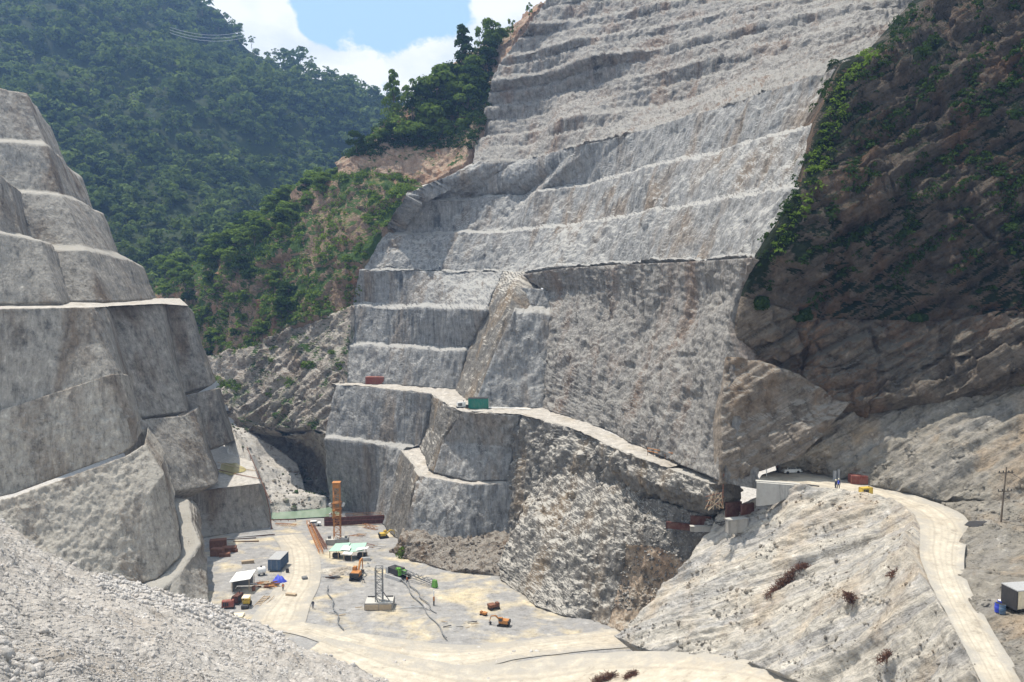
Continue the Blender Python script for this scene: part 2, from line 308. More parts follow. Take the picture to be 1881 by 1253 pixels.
# the buttress: its left side in paler rock with the sunlight painted in, its front, and the great unbenched face to the right of it
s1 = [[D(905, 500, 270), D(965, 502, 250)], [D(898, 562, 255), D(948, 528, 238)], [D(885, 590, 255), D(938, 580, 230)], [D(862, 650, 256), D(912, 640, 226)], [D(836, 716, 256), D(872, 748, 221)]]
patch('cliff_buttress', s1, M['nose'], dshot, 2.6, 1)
s2 = [[D(943, 528, 240), D(1019, 533, 238)], [D(948, 566, 238), D(1018, 571, 236)], [D(944, 574, 230), D(1018, 577, 230)], [D(912, 640, 226), D(1014, 650, 226)], [D(868, 749, 219), D(1000, 751, 219)]]
patch('cliff_buttress', s2, M['shot'], dshot, 2.6, 1)
s3 = [[D(955, 504, 252), D(1040, 492, 224), D(1150, 486, 198), D(1280, 480, 167), D(1392, 474, 142)],
      [D(1008, 535, 238), D(1080, 535, 215), D(1170, 535, 193), D(1290, 535, 165), D(1362, 535, 147)],
      [D(1008, 580, 231), D(1080, 590, 210), D(1170, 590, 190), D(1260, 590, 168), D(1345, 590, 146)],
      [D(1003, 660, 226), D(1070, 670, 205), D(1150, 680, 184), D(1250, 690, 162), D(1345, 700, 141)],
      [D(1000, 750, 218), D(1095, 784, 190), D(1190, 826, 165), D(1255, 856, 149), D(1335, 888, 135)]]
def dface(q, g): return fbm(q, .04, 3)*1.6+cells(q*np.array([1, 1, .6]), .2)*.6+flute(q, .35)+fbm(q, .7, 3)*.45
patch('excavated_face', s3, M['upper'], dface, 2.6, 2)
# the lower bench (level with the access road) and the wall under it
BI = [Z(600, 700, -34), Z(700, 705, -34), Z(842, 714, -34), Z(862, 730, -34), Z(870, 746, -34), Z(1000, 749, -34), Z(1095, 784, -34.3), Z(1190, 826, -34.6), Z(1255, 852, -35)]
BO = [Z(618, 707, -34), Z(700, 713, -34), Z(792, 723, -34), Z(826, 748, -34), Z(850, 756, -34), Z(955, 762, -34), Z(1055, 788, -34.3), Z(1150, 832, -34.6), Z(1225, 860, -35)]
patch('bench_path', [wig(BI, 1.5, 5), wig(BO, 2., 6)], M['ledge'], lambda q, g: fbm(q, .3, 3)*.35, 2.6, 0, skirt=0)
w1 = [BO[0], BO[1], BO[2]]; w1b = [D(598, 800, 262), D(690, 811, 256), D(772, 821, 247)]; w1c = [D(596, 806, 258), D(690, 816, 252), D(742, 827, 244)]; w1d = [G(606, 935), G(670, 945), G(712, 968)]
patch('lower_wall', [w1, w1b, w1c, w1d], M['shot'], dshot, 2.6, 1)
patch('lower_wall', [[BO[2], BO[3], BO[4]], [D(783, 770, 252), D(803, 800, 226), D(815, 800, 219)], [D(773, 822, 247), D(790, 862, 219), D(798, 868, 216)]], M['nose'], dshot, 2.6, 1)  # left-turned strip: sunlight painted as paler rock than the front
front = [[BO[4], BO[5]], [D(815, 810, 217), D(945, 820, 212)], [D(798, 868, 216), D(860, 884, 210), D(935, 883, 209)]]
patch('lower_wall', front, M['shot'], dshot, 2.6, 1)
patch('ledge', [[D(772, 819, 249), D(796, 866, 218), D(860, 880, 213), D(940, 878, 212)], [D(738, 826, 245), D(772, 876, 214), D(860, 890, 206), D(945, 890, 206)]], M['ledge'], lambda q, g: fbm(q, .3, 3)*.3, 2.6, 0, skirt=0)
patch('lower_wall', [[D(738, 826, 245), D(757, 850, 228), D(772, 876, 213)], [D(725, 900, 240), D(742, 905, 226), D(757, 915, 212)], [G(708, 966), G(726, 985), G(742, 1006)]], M['nose'], dshot, 2.6, 1)  # lower left-turned strip, again paler to paint in the sun
patch('lower_wall', [[D(770, 875, 214), D(860, 890, 206), D(950, 888, 206)], [D(755, 930, 209), D(850, 950, 203), D(948, 945, 205)], [D(742, 975, 208), D(830, 1002, 201), D(935, 985, 203)]], M['dark' if 0 else 'shot'], dshot, 2.6, 1)
patch('toe_rock', [[D(740, 970, 209), D(830, 995, 202), D(940, 975, 204)], [D(735, 990, 206), D(830, 1015, 197), D(930, 1015, 196)], [G(725, 1012), G(760, 1030), G(830, 1051), G(930, 1060)]], M['knob'], drough, 2.6, 1)  # browner, darker rock stands in for the shade at the buttress foot
# wall to the right, under the bench
patch('lower_wall', [[BO[5], BO[6], BO[7], BO[8], D(1310, 890, 138)],
      [D(940, 820, 208), D(1010, 820, 194), D(1110, 850, 170), D(1200, 890, 151), D(1310, 915, 137)],
      [D(930, 885, 208), D(985, 885, 196), D(1080, 885, 180), D(1170, 920, 162), D(1300, 950, 145)],
      [D(925, 1000, 203), D(960, 1000, 199), D(1080, 960, 182), D(1170, 960, 165), D(1300, 975, 146)]], M['nose'], lambda q, g: dface(q, g)*1.2, 2.6, 1)
# rock nose
nose = [[D(988, 872, 188), D(1010, 860, 182), D(1060, 856, 174), D(1120, 872, 163), D(1160, 900, 156), D(1220, 925, 149), D(1300, 950, 141), D(1330, 960, 138)],
        [D(965, 920, 187), D(1000, 920, 179), D(1050, 920, 170), D(1110, 930, 160), D(1160, 940, 153), D(1230, 960, 148), D(1280, 975, 144), D(1330, 975, 140)],
        [D(938, 975, 186), D(985, 990, 176), D(1040, 990, 167), D(1100, 1000, 158), D(1150, 1000, 152), D(1210, 1005, 149), D(1255, 1025, 147), D(1275, 1035, 146)],
        [D(918, 1030, 186), D(970, 1050, 174), D(1035, 1060, 164), D(1090, 1060, 158), D(1140, 1065, 154), D(1175, 1065, 152), D(1205, 1080, 151), D(1230, 1095, 150)],
        [G(922, 1066), G(985, 1114), G(1040, 1134), G(1085, 1140), G(1115, 1150), G(1135, 1158), G(1150, 1163), G(1165, 1168)]]
for i_, r_ in enumerate(nose[:4]): nose[i_] = [(x, y, 1/(1/w_+(1, .75, .45, .15)[i_]*(8, 8, 9, 9, 7, 5, 3, 1)[k_])) for k_, (x, y, w_) in enumerate(r_)]
nose.insert(0, [(x, y-6, 1/(1/w_+9)) for x, y, w_ in nose[0]])
dnose = lambda q, g: fbm(q, .05, 3)*1.6+cells(q, .35)*.3+flute(q, .3)+fbm(q, .5, 4)*.5
patch('rock_nose', [r_[:5] for r_ in nose], M['nose'], dnose, 2.6, 1); patch('rock_nose', [r_[4:] for r_ in nose[:4]], M['nose'], dnose, 2.6, 1); patch('rock_nose', [r_[4:] for r_ in nose[3:]], M['brown'], dnose, 2.6, 1)

# pit floor and the ramp in front of it
fl = [[G(330, 918), G(620, 918), G(1000, 918)], [G(250, 1000), G(650, 1000), G(1100, 1000)], [G(200, 1120), G(700, 1120), G(1260, 1120)],
      [G(150, 1200), G(700, 1200), G(1450, 1200)], [G(300, 1330), G(900, 1330), G(1700, 1330)]]
patch('ground', fl, M['floor'], dfloor, 3, 1)

def strip(name, mat, left, right, dz=.25, disp=None, res=3, **kw):
    k = 7; n = len(left); L_, R_ = [np.array(wig_(x, sd), float) for x, sd in ((left, 1), (right, 2))]
    return patch(name, [L_+(R_-L_)*q/k for q in range(k+1)], mat, disp or (lambda q, g: fbm(q, .25, 3)*.12), res, 0, skirt=0, attr=lambda Q: {'rim': np.abs(np.linspace(-1, 1, Q.shape[0]))[:, None]*np.ones(Q.shape[1])[None]}, **kw)
def wig_(row, sd):
    a = np.array(row, float); m = 9; tt = np.linspace(0, len(a)-1, (len(a)-1)*m+1); b = np.stack([np.interp(tt, np.arange(len(a)), a[:, k]) for k in range(3)], -1)
    for _ in range(14): b[1:-1] = (b[:-2]+2*b[1:-1]+b[2:])/4
    return b
R = lambda px, py, dz=.15: G(px, py, dz)
def HR(px, py, dz=0.):                                      # the haul road climbs towards the right
    gz = FA+FB/G(px, py)[2]; z = float(np.interp(px, [700, 1000, 1300, 1560], [0, 1, 2, 3])); zz = (gz, -64.5, -57., -50.); k = int(min(z, 2.999)); return Z(px, py, zz[k]+(zz[k+1]-zz[k])*(z-k)+dz)
# haul road across the bottom, and the track down into the pit
strip('road', M['road'], [R(455, 1140), R(560, 1142), R(650, 1160), R(760, 1178), R(860, 1185), R(1000, 1170), R(1130, 1155)],
      [R(470, 1150), R(600, 1180), R(700, 1215), R(780, 1250), R(860, 1235), R(960, 1205), R(1160, 1190)], disp=dfloor)
strip('road', M['road'], [HR(600, 1170, .2), HR(760, 1208, .2), HR(880, 1228, .2), HR(1000, 1206, .2), HR(1150, 1195, .2), HR(1300, 1198, .2), HR(1420, 1220, .2), HR(1560, 1262, .2)],
      [HR(560, 1200, .2), HR(640, 1270, .2), HR(820, 1330, .2), HR(1000, 1330, .2), HR(1120, 1310, .2), HR(1230, 1300, .2), HR(1360, 1310, .2), HR(1500, 1330, .2)])
strip('road', M['road'], [R(500, 985), R(520, 1010), R(520, 1060), R(480, 1110), R(455, 1145)], [R(555, 980), R(590, 1020), R(590, 1070), R(570, 1110), R(560, 1148)], disp=dfloor)

# ------------------------------------------------ left wall
def lw(name, rows, mat='left', disp=dleft, sm=1): return patch(name, rows, M[mat], disp, 2.6, sm)
# upper steps
lw('left_cliff', [
 [D(-60, 150, 246), D(0, 162, 246), D(48, 172, 252), D(62, 190, 262), D(92, 232, 275), D(95, 240, 300)],
 [D(-60, 256, 238), D(0, 258, 238), D(78, 264, 246), D(100, 280, 258), D(120, 300, 275), D(122, 305, 300)],
 [D(-60, 261, 233), D(0, 262, 233), D(84, 268, 241), D(112, 290, 255), D(140, 325, 270), D(150, 325, 300)],
 [D(-60, 344, 227), D(0, 346, 227), D(108, 356, 236), D(135, 366, 252), D(168, 386, 268), D(170, 386, 300)],
 [D(-60, 349, 222), D(0, 350, 222), D(112, 359, 231), D(145, 372, 247), D(186, 392, 262), D(190, 392, 300)],
 [D(-60, 448, 215), D(0, 450, 215), D(155, 452, 224), D(190, 462, 240), D(212, 466, 258), D(216, 468, 300)],
 [D(-60, 452, 209), D(0, 454, 209), D(160, 458, 219), D(200, 469, 236), D(240, 480, 255), D(262, 492, 300)],
 [D(-60, 556, 200), D(0, 556, 200), D(190, 553, 214), D(232, 552, 232), D(276, 549, 262), D(285, 549, 300)]])
lw('left_cliff', [
 [D(-60, 315, 205), D(0, 320, 205), D(22, 338, 210), D(38, 352, 222)],
 [D(-60, 424, 199), D(0, 426, 199), D(40, 432, 204), D(55, 434, 216)],
 [D(-60, 429, 194), D(0, 431, 194), D(78, 442, 199), D(106, 460, 214)],
 [D(-60, 557, 189), D(0, 557, 189), D(110, 556, 193), D(128, 555, 208)]])
K0i = [D(-60, 556, 203), D(0, 556, 203), D(110, 555, 206), D(200, 552, 232), D(292, 548, 285), D(330, 548, 330)]
K0o = [D(-60, 569, 175), D(0, 568, 178), D(188, 564, 190), D(205, 562, 205), D(298, 558, 226), D(346, 562, 262)]
patch('ledge', [K0i, K0o], M['ledge'], lambda q, g: fbm(q, .3, 3)*.1, 2.6, 0, skirt=0)
# block one
lw('left_cliff', [[D(-60, 569, 175), D(0, 568, 178), D(165, 565, 187), D(190, 565, 193), D(206, 575, 210)],
 [D(-60, 755, 171), D(0, 757, 173.5), D(205, 690, 182), D(228, 688, 188), D(240, 694, 208)]])
lw('left_cliff', [[D(-60, 752, 170), D(0, 754, 172.5), D(205, 687, 181), D(229, 686, 187), D(241, 692, 208)],
 [D(-60, 925, 168), D(20, 908, 170), D(225, 832, 178), D(252, 812, 184), D(262, 782, 205)]], 'left2')
lw('left_cliff', [[D(-60, 928, 165), D(22, 914, 167), D(235, 836, 174), D(268, 815, 180), D(272, 782, 203)],
 [D(-60, 1010, 160), D(60, 990, 164), D(275, 905, 170), D(302, 870, 176), D(300, 830, 200)],
 [D(-60, 1150, 150), D(110, 1100, 156), D(290, 1062, 166), D(332, 1018, 172), D(320, 900, 190)]], 'left2')
# block three, four, and the one at their foot
lw('left_cliff', [[D(192, 564, 212), D(298, 558, 228), D(306, 562, 245)], [D(222, 660, 208), D(318, 655, 224), D(324, 660, 245)], [D(250, 768, 204), D(342, 756, 219), D(346, 745, 245)]])
lw('left_cliff', [[D(252, 772, 200), D(336, 764, 214), D(358, 752, 220), D(366, 745, 250)], [D(285, 850, 197), D(365, 840, 210), D(380, 835, 216), D(384, 820, 250)], [D(305, 905, 195), D(382, 893, 207), D(399, 888, 212), D(402, 870, 250)]])
lw('left_cliff', [[D(300, 560, 260), D(344, 561, 264), D(356, 575, 285)], [D(318, 640, 256), D(364, 635, 262), D(374, 640, 285)], [D(335, 722, 252), D(388, 708, 258), D(396, 700, 285)]])
lw('left_cliff', [[D(338, 728, 250), D(395, 714, 256), D(404, 712, 285)], [D(362, 775, 249), D(408, 765, 254), D(416, 762, 285)], [D(385, 824, 248), D(424, 812, 253), D(430, 808, 285)]])
lw('left_cliff', [[Z(345, 905, -60), Z(400, 896, -60), Z(476, 888, -60), D(484, 886, 262)], [D(355, 945, 228), D(410, 940, 231), D(487, 928, 241), D(494, 925, 262)], [G(365, 990), G(430, 980), G(497, 970), D(502, 960, 262)]])
patch('ledge', [[Z(380, 822, -60), Z(430, 812, -60), Z(455, 820, -60)], [Z(380, 860, -60), Z(440, 850, -60), Z(470, 868, -60)], [Z(340, 905, -60), Z(400, 897, -60), Z(478, 888, -60)]], M['gravel'], lambda q, g: fbm(q, .3, 3)*.12, 2.6, 0, skirt=0)
# the curling step at the foot of block two
lw('left_cliff', [[D(318, 912, 200), D(345, 916, 200), D(360, 925, 205)], [D(330, 965, 186), D(355, 960, 186), D(366, 962, 192)], [D(335, 1010, 176), D(368, 1000, 176), D(374, 1005, 184)], [D(285, 1058, 168), D(330, 1055, 166), D(378, 1050, 180)], [D(255, 1080, 163), D(300, 1085, 162), D(382, 1080, 176)]], 'left')
lw('left_cliff', [[D(352, 916, 204), D(366, 935, 206)], [D(368, 1000, 176), D(378, 1000, 188)], [D(330, 1052, 165), D(380, 1060, 172)], [D(320, 1110, 160), D(384, 1108, 166)], [G(320, 1180), G(388, 1120)]], 'left')

# ------------------------------------------------ natural ground
def dhill(q, g): return fbm(q, .008, 3)*14+fbm(q, .05, 3)*2.5
hill = [[D(-150, -260, 900), D(150, -160, 880), D(300, -60, 860), D(385, 25, 840), D(440, 70, 830), D(540, 112, 820), D(640, 158, 800), D(720, 205, 800), D(860, 260, 820), D(1000, 330, 830)],
        [D(-150, 100, 640), D(100, 120, 650), D(250, 150, 660), D(350, 180, 670), D(450, 200, 680), D(540, 220, 700), D(640, 240, 720), D(720, 270, 740), D(860, 330, 760), D(1000, 380, 780)],
        [D(-150, 350, 480), D(100, 370, 490), D(200, 390, 500), D(300, 390, 510), D(400, 400, 530), D(500, 400, 560), D(600, 400, 600), D(720, 400, 640), D(860, 400, 680), D(1000, 400, 700)],
        [D(-150, 620, 360), D(100, 620, 370), D(200, 600, 380), D(300, 590, 390), D(400, 560, 420), D(500, 540, 450), D(600, 520, 500), D(720, 500, 560), D(860, 500, 600), D(1000, 500, 620)]]
hill[0] = [(x, y+13, w_) for x, y, w_ in hill[0]]
patch('mountain', hill, M['hill'], dhill, 5, 2)
spur = [[D(560, 345, 460), D(600, 325, 400), D(640, 322, 350), D(700, 326, 328), D(760, 338, 318), D(830, 340, 310)],
        [D(420, 455, 430), D(500, 405, 385), D(560, 350, 345), D(620, 334, 326), D(700, 342, 312), D(752, 352, 303)],
        [D(300, 520, 400), D(400, 470, 370), D(490, 430, 338), D(560, 410, 322), D(640, 400, 308), D(720, 390, 298)],
        [D(285, 545, 385), D(360, 520, 350), D(470, 500, 328), D(550, 490, 318), D(610, 470, 306), D(690, 440, 294)],
        [D(330, 590, 365), D(400, 570, 338), D(470, 560, 320), D(540, 545, 312), D(600, 530, 300), D(660, 500, 290)],
        [D(360, 660, 345), D(410, 650, 322), D(460, 640, 310), D(530, 610, 303), D(590, 590, 296), D(652, 562, 288)]]
def dspur(q, g): return fbm(q, .02, 3)*4+cells(q, .09)*1.5+fbm(q, .2, 4)*1.2
patch('spur', spur, M['spur'], dspur, 2.6, 2)
gor = [spur[-1], [D(395, 690, 325), D(440, 690, 308), D(490, 670, 300), D(550, 650, 295), D(600, 640, 290), D(645, 637, 282)],
       [D(405, 715, 310), D(450, 740, 298), D(500, 730, 290), D(560, 710, 285), D(600, 705, 280), D(635, 705, 272)],
       [D(415, 750, 300), D(460, 790, 290), D(510, 790, 283), D(550, 790, 277), D(580, 790, 270), D(605, 800, 262)],
       [D(425, 760, 300), D(470, 795, 300), D(520, 805, 302), D(555, 820, 300), D(580, 840, 292), D(610, 870, 275)],
       [D(440, 800, 300), D(480, 830, 305), D(520, 860, 310), D(560, 880, 310), D(590, 900, 295), D(615, 930, 282)],
       [D(450, 870, 290), D(490, 910, 290), D(520, 935, 285), D(560, 940, 285), D(590, 940, 283), D(625, 945, 280)]]
patch('gorge_slope', gor[:4], M['gorge'], dnat, 2.6, 1)
patch('gorge_slope', gor[3:], M['gorge'], lambda q, g: dnat(q, g)*.6, 2.6, 1)
bank = [[D(410, 770, 290), D(440, 785, 292), D(500, 815, 290), D(545, 850, 285)], [D(440, 815, 275), D(470, 850, 275), D(505, 880, 275), D(560, 905, 275)], [D(475, 885, 260), D(490, 915, 260), D(530, 912, 265), D(600, 912, 268)], [G(485, 948), G(500, 945), G(540, 940), G(600, 935)]]
patch('gravel_bank', bank, M['gravel'], lambda q, g: fbm(q, .06, 4)*1.8+fbm(q, .5, 2)*.2, 2.6, 1)
# (the knoll)
kn = [[D(615, 300, 345), D(660, 270, 345), D(700, 235, 348), D(760, 180, 352), D(830, 120, 358), D(900, 75, 362), D(960, 30, 368), D(1040, -30, 380)],
      [D(622, 306, 330), D(665, 280, 328), D(700, 268, 328), D(760, 270, 326), D(830, 262, 322), D(880, 200, 326), D(905, 130, 338), D(990, 10, 358)],
      [D(622, 328, 325), D(665, 332, 321), D(700, 333, 319), D(760, 344, 316), D(800, 330, 312), D(850, 306, 305), D(888, 230, 318), D(950, 60, 345)]]
patch('knoll', kn, M['redcliff'], lambda q, g: fbm(q, .04, 3)*1.5+cells(q, .25)*.8+fbm(q, .5, 3)*.4, 2.6, 1)
patch('path', [[D(752, 340, 319), D(765, 341, 318), D(815, 326, 313), D(868, 300, 304)], [D(748, 353, 305), D(760, 354, 304), D(820, 352, 300), D(880, 310, 297)]], M['ledge'], lambda q, g: fbm(q, .3, 3)*.3, 2.6, 0, skirt=0)

# right-hand cliff with its shade put into the rock colour, its skirt and the lit slopes
dk = [[D(1790, -200, 215), D(1850, -200, 190), D(1950, -200, 165), D(2150, -200, 150)],
      [D(1712, -5, 205), D(1780, -5, 176), D(1881, -5, 158), D(2100, -5, 140)],
      [D(1625, 92, 184), D(1700, 95, 168), D(1850, 95, 152), D(2100, 95, 138)],
      [D(1553, 118, 160), D(1650, 130, 157), D(1820, 160, 148), D(2100, 180, 136)],
      [D(1503, 228, 156), D(1600, 250, 153), D(1780, 260, 146), D(2100, 280, 135)],
      [D(1477, 341, 147), D(1580, 350, 148), D(1760, 370, 142), D(2100, 390, 134)],
      [D(1398, 472, 142), D(1540, 480, 146), D(1740, 480, 142), D(2100, 490, 133)],
      [D(1368, 545, 145), D(1500, 585, 147), D(1720, 590, 142), D(2100, 570, 131)],
      [D(1345, 640, 146), D(1460, 680, 147), D(1650, 690, 142), D(2100, 620, 128)],
      [D(1345, 700, 143), D(1450, 730, 144), D(1600, 760, 139), D(2100, 640, 124)]]
dk = [r_+[(2500, r_[-1][1]-30, r_[-1][2])] for r_ in dk]
dk = [[(r_[0][0]-30, r_[0][1], 1/(1/r_[0][2]+13))]+r_ for r_ in dk]
patch('shaded_cliff', dk[:8], M['dark'], lambda q, g: np.clip((np.arange(q.shape[1])[None]-6)/26., 0, 1)*(fbm(q, .03, 4)*3.+dbeds(q, BED2, 1.6)+cells(q, .09)*1.5+cells(q, .25)*.9+fbm(q, .5, 3)*.7), 2.8, 1)
patch('shaded_cliff', dk[7:], M['shade'], lambda q, g: np.clip((np.arange(q.shape[1])[None]-6)/26., 0, 1)*(fbm(q, .03, 4)*3.+dbeds(q, BED2, 1.6)+cells(q, .09)*1.5+cells(q, .25)*.9+fbm(q, .5, 3)*.7), 2.8, 1)
sk = [[D(1335, 655, 143), D(1400, 668, 143), D(1470, 690, 141), D(1560, 740, 139)], [D(1322, 760, 140), D(1390, 770, 139), D(1450, 775, 139), D(1530, 775, 138)], [D(1322, 890, 135), D(1350, 885, 136), D(1400, 865, 137), D(1470, 840, 137)]]
patch('rock_knob', sk, M['knob'], lambda q, g: fbm(q, .06, 3)*1.8+dbeds(q, BED2, .8)+cells(q, .25)*.4+fbm(q, .5, 3)*.4, 2.6, 1)
RI = [Z(1400, 872, -34), Z(1440, 860, -34), Z(1480, 866, -34), Z(1560, 880, -34), Z(1660, 905, -34), Z(1735, 923, -34), Z(1780, 944, -34), Z(1795, 968, -34), Z(1780, 1000, -34.3), Z(1775, 1050, -34.6), Z(1800, 1110, -35), Z(1850, 1190, -35.5), Z(1910, 1290, -36)]
RO = [Z(1392, 884, -34), Z(1430, 888, -34), Z(1470, 894, -34), Z(1560, 908, -34), Z(1640, 926, -34), Z(1676, 944, -34), Z(1690, 966, -34), Z(1690, 992, -34), Z(1688, 1022, -34.3), Z(1708, 1072, -34.6), Z(1745, 1140, -35), Z(1782, 1210, -35.5), Z(1820, 1290, -36)]
RI2 = [tuple(np.array(a_)+(np.array(b_)-np.array(a_))*(.08 if i_ > 4 else 0.)) for i_, (a_, b_) in enumerate(zip(RI, RO))]
strip('road', M['road'], RI2, RO, disp=lambda q, g: fbm(q, .25, 3)*.15)
ls = [[D(1440, 735, 146), D(1600, 660, 146), D(1720, 620, 145), D(1900, 590, 138), D(2100, 560, 130)],
      [D(1420, 810, 142), D(1530, 760, 142), D(1660, 745, 142), D(1860, 690, 136), D(2100, 660, 128)],
      [D(1430, 845, 139), D(1530, 820, 139), D(1650, 810, 136), D(1850, 800, 128), D(2100, 780, 120)],
      [Z(1438, 862, -34), Z(1560, 882, -34), Z(1660, 906, -34), D(1810, 930, 119), D(2100, 900, 112)]]
ls = [r_+[(2600, r_[-1][1]-20, r_[-1][2])] for r_ in ls]
patch('lit_slope', ls, M['slope'], lambda q, g: fbm(q*np.array([1, 1, .7]), .045, 4)*2.0+dbeds(q, BED2, 1.)+fbm(q, .5, 3)*.45, 2.6, 2)
rr = [[D(1730, 925, 122), D(1850, 925, 117), D(2100, 880, 112)], [Z(1785, 950, -34), D(1881, 950, 112), D(2100, 930, 104)], [Z(1795, 975, -34), D(1881, 990, 104), D(2100, 1000, 90)],
      [Z(1779, 1006, -34.3), D(1850, 1030, 97), D(2100, 1050, 82)], [Z(1785, 1075, -34.8), Z(1850, 1078, -33.5), D(2100, 1080, 76)], [Z(1830, 1160, -35), Z(1900, 1155, -34.6), Z(2100, 1150, -33)], [Z(1900, 1290, -36), Z(1980, 1290, -36), Z(2200, 1290, -36)]]
for k_ in (2, 3, 4, 5): x_, y_, w_ = rr[k_][0]; rr[k_][0] = (x_-(10, 24, 26, 14)[k_-2], y_, 1/(1/w_+.8))
rr = [r_+[(2700, r_[-1][1], r_[-1][2])] for r_ in rr]
patch('roadside_slope', rr, M['slope'], lambda q, g: fbm(q, .08, 4)*1.3+fbm(q, .6, 3)*.25, 2.6, 2)
# slope from the road down to the ramp
sl_ = [[Z(1330, 945, -42), Z(1392, 925, -39), Z(1430, 915, -37), RO[2], RO[3], RO[4], RO[5], RO[6], RO[7], RO[8], RO[9], RO[10], RO[11], RO[12]],
       [(1270, 1030), (1340, 990), (1400, 980), (1450, 970), (1520, 960), (1580, 970), (1610, 1000), (1620, 1030), (1610, 1060), (1610, 1090), (1640, 1130), (1680, 1180), (1720, 1240), (1760, 1310)],
       [(1200, 1110), (1250, 1090), (1300, 1080), (1350, 1070), (1400, 1075), (1440, 1085), (1470, 1100), (1490, 1120), (1500, 1140), (1520, 1150), (1560, 1190), (1600, 1230), (1640, 1280), (1680, 1340)],
       [HR(1130, 1172), HR(1160, 1185), HR(1195, 1197), HR(1230, 1200), HR(1265, 1202), HR(1300, 1206), HR(1340, 1212), HR(1380, 1222), HR(1410, 1232), HR(1440, 1242), HR(1480, 1260), HR(1520, 1280), HR(1560, 1310), HR(1600, 1350)]]
for k_, f_ in ((1, .36), (2, .72)): sl_[k_] = [(x, y, sl_[0][i_][2]+(sl_[3][i_][2]-sl_[0][i_][2])*f_) for i_, (x, y) in enumerate(sl_[k_])]
patch('road_embankment', sl_, M['slope2'], lambda q, g: fbm(q, .035, 3)*1.6+dbeds(q, BED, .8)+fbm(q, .5, 3)*.3, 2.6, 2)

# foreground spoil heap
fg = [[D(-120, 890, 70), D(0, 962, 70), D(120, 1038, 74), D(210, 1066, 78), D(300, 1088, 80), D(370, 1112, 82), D(420, 1140, 84), D(500, 1165, 86), D(610, 1210, 84), D(740, 1262, 78), D(900, 1340, 70)],
      [D(-120, 960, 48), D(0, 1020, 50), D(110, 1075, 54), D(200, 1105, 58), D(290, 1130, 60), D(360, 1150, 62), D(420, 1175, 62), D(500, 1200, 60), D(600, 1240, 58), D(720, 1290, 54), D(880, 1380, 50)],
      [D(-120, 1080, 30), D(0, 1120, 32), D(110, 1160, 34), D(200, 1180, 36), D(290, 1200, 38), D(360, 1220, 38), D(430, 1240, 38), D(500, 1270, 38), D(580, 1310, 36), D(680, 1350, 34), D(800, 1420, 32)],
      [D(-120, 1330, 17), D(0, 1330, 18), D(110, 1330, 19), D(200, 1330, 20), D(290, 1330, 22), D(360, 1330, 24), D(430, 1350, 25), D(500, 1370, 26), D(580, 1400, 26), D(680, 1440, 26), D(800, 1500, 25)]]
patch('ground', fg, M['spoil'], lambda q, g: fbm(q, .12, 4)*.9+fbm(q, .9, 4)*.18+cells(q, 2.2)*.07, 2.4, 2)
gv = np.array([[-1250, -150, -6], [1250, -150, -6], [1250, 1400, -6], [-1250, 1400, -6]], float)
gs = mesh_np('ground', gv, np.array([[0, 1, 2, 3]]), M['gravel']); tag(gs, kind='structure')
#@@PART2@@
# ------------------------------------------------ simple painted materials
def paint(name, col, rough=.6, metal=0., wear=.35, wcol=(.30, .25, .19), trans=0.):
    m, t, o = newmat(name); co = t.new('ShaderNodeTexCoord').outputs['Object']
    n = t.ramp(t.noise(co, 1.3, 8, .75), [(.42, 0.), (.68, 1.)]); c = t.mix(t.math('MULTIPLY', n, wear), col, wcol)
    c = t.mix(.5, c, t.ramp(t.noise(t.map(co, (1, 1, .3)), 5., 5, .7), [(.3, .6), (.7, 1.25)]), 'MULTIPLY')
    bp = t.new('ShaderNodeBump', {'Strength': .3, 'Distance': .03, 'Height': t.noise(co, 6., 4)}).outputs[0]
    p = t.new('ShaderNodeBsdfPrincipled', {'Base Color': c, 'Roughness': rough, 'Metallic': metal, 'Normal': bp, 'Specular IOR Level': .3}); t.l.new(p.outputs[0], o.inputs[0]); return m
M['orange'] = paint('orange_paint', (.46, .19, .05)); M['rust'] = paint('rusty_steel', (.17, .075, .05), .85, 0., .6, (.33, .17, .09))
M['redp'] = paint('dark_red_paint', (.23, .035, .025)); M['redbox'] = paint('faded_red_paint', (.26, .065, .05), wear=.5)
M['maroon'] = paint('red_oxide', (.085, .026, .020), .8, 0., .3); M['blue'] = paint('blue_paint', (.07, .13, .22)); M['tarp'] = paint('blue_tarp', (.04, .07, .5), .5, 0., .1)
M['white'] = paint('white_sheet', (.78, .78, .76), .5, 0., .12); M['pale'] = paint('pale_metal', (.5, .51, .52), .4, .3, .2); M['dkm'] = paint('dark_steel', (.035, .035, .038), .6, 0., .2, (.12, .10, .08))
M['green'] = paint('green_paint', (.02, .22, .17)); M['lgreen'] = paint('light_green_sheet', (.34, .55, .44), .6, 0., .2); M['ggreen'] = paint('bright_green_paint', (.10, .33, .04))
M['yellow'] = paint('yellow_paint', (.62, .43, .06)); M['cream'] = paint('cream_panel', (.78, .68, .50)); M['wood'] = paint('weathered_timber', (.42, .33, .23), .9)
M['grey'] = paint('grey_steel', (.16, .17, .18), .6); M['rubber'] = paint('rubber', (.02, .02, .02), .9, 0., .3, (.15, .12, .09)); M['glass'] = paint('dusty_glass', (.05, .06, .07), .15, 0., .2)
M['skin'] = paint('skin', (.3, .17, .11), .7, 0., 0.); M['cloth'] = paint('dark_clothes', (.03, .035, .06), .9, 0., 0.); M['vest'] = paint('orange_clothes', (.6, .16, .03), .9, 0., 0.); M['helmet'] = paint('hard_hat', (.75, .7, .55), .5, 0., 0.)
M['brush'] = paint('dead_brush', (.10, .045, .03), .95, 0., .5, (.16, .10, .06)); M['bark'] = paint('bark', (.10, .08, .06), .95)
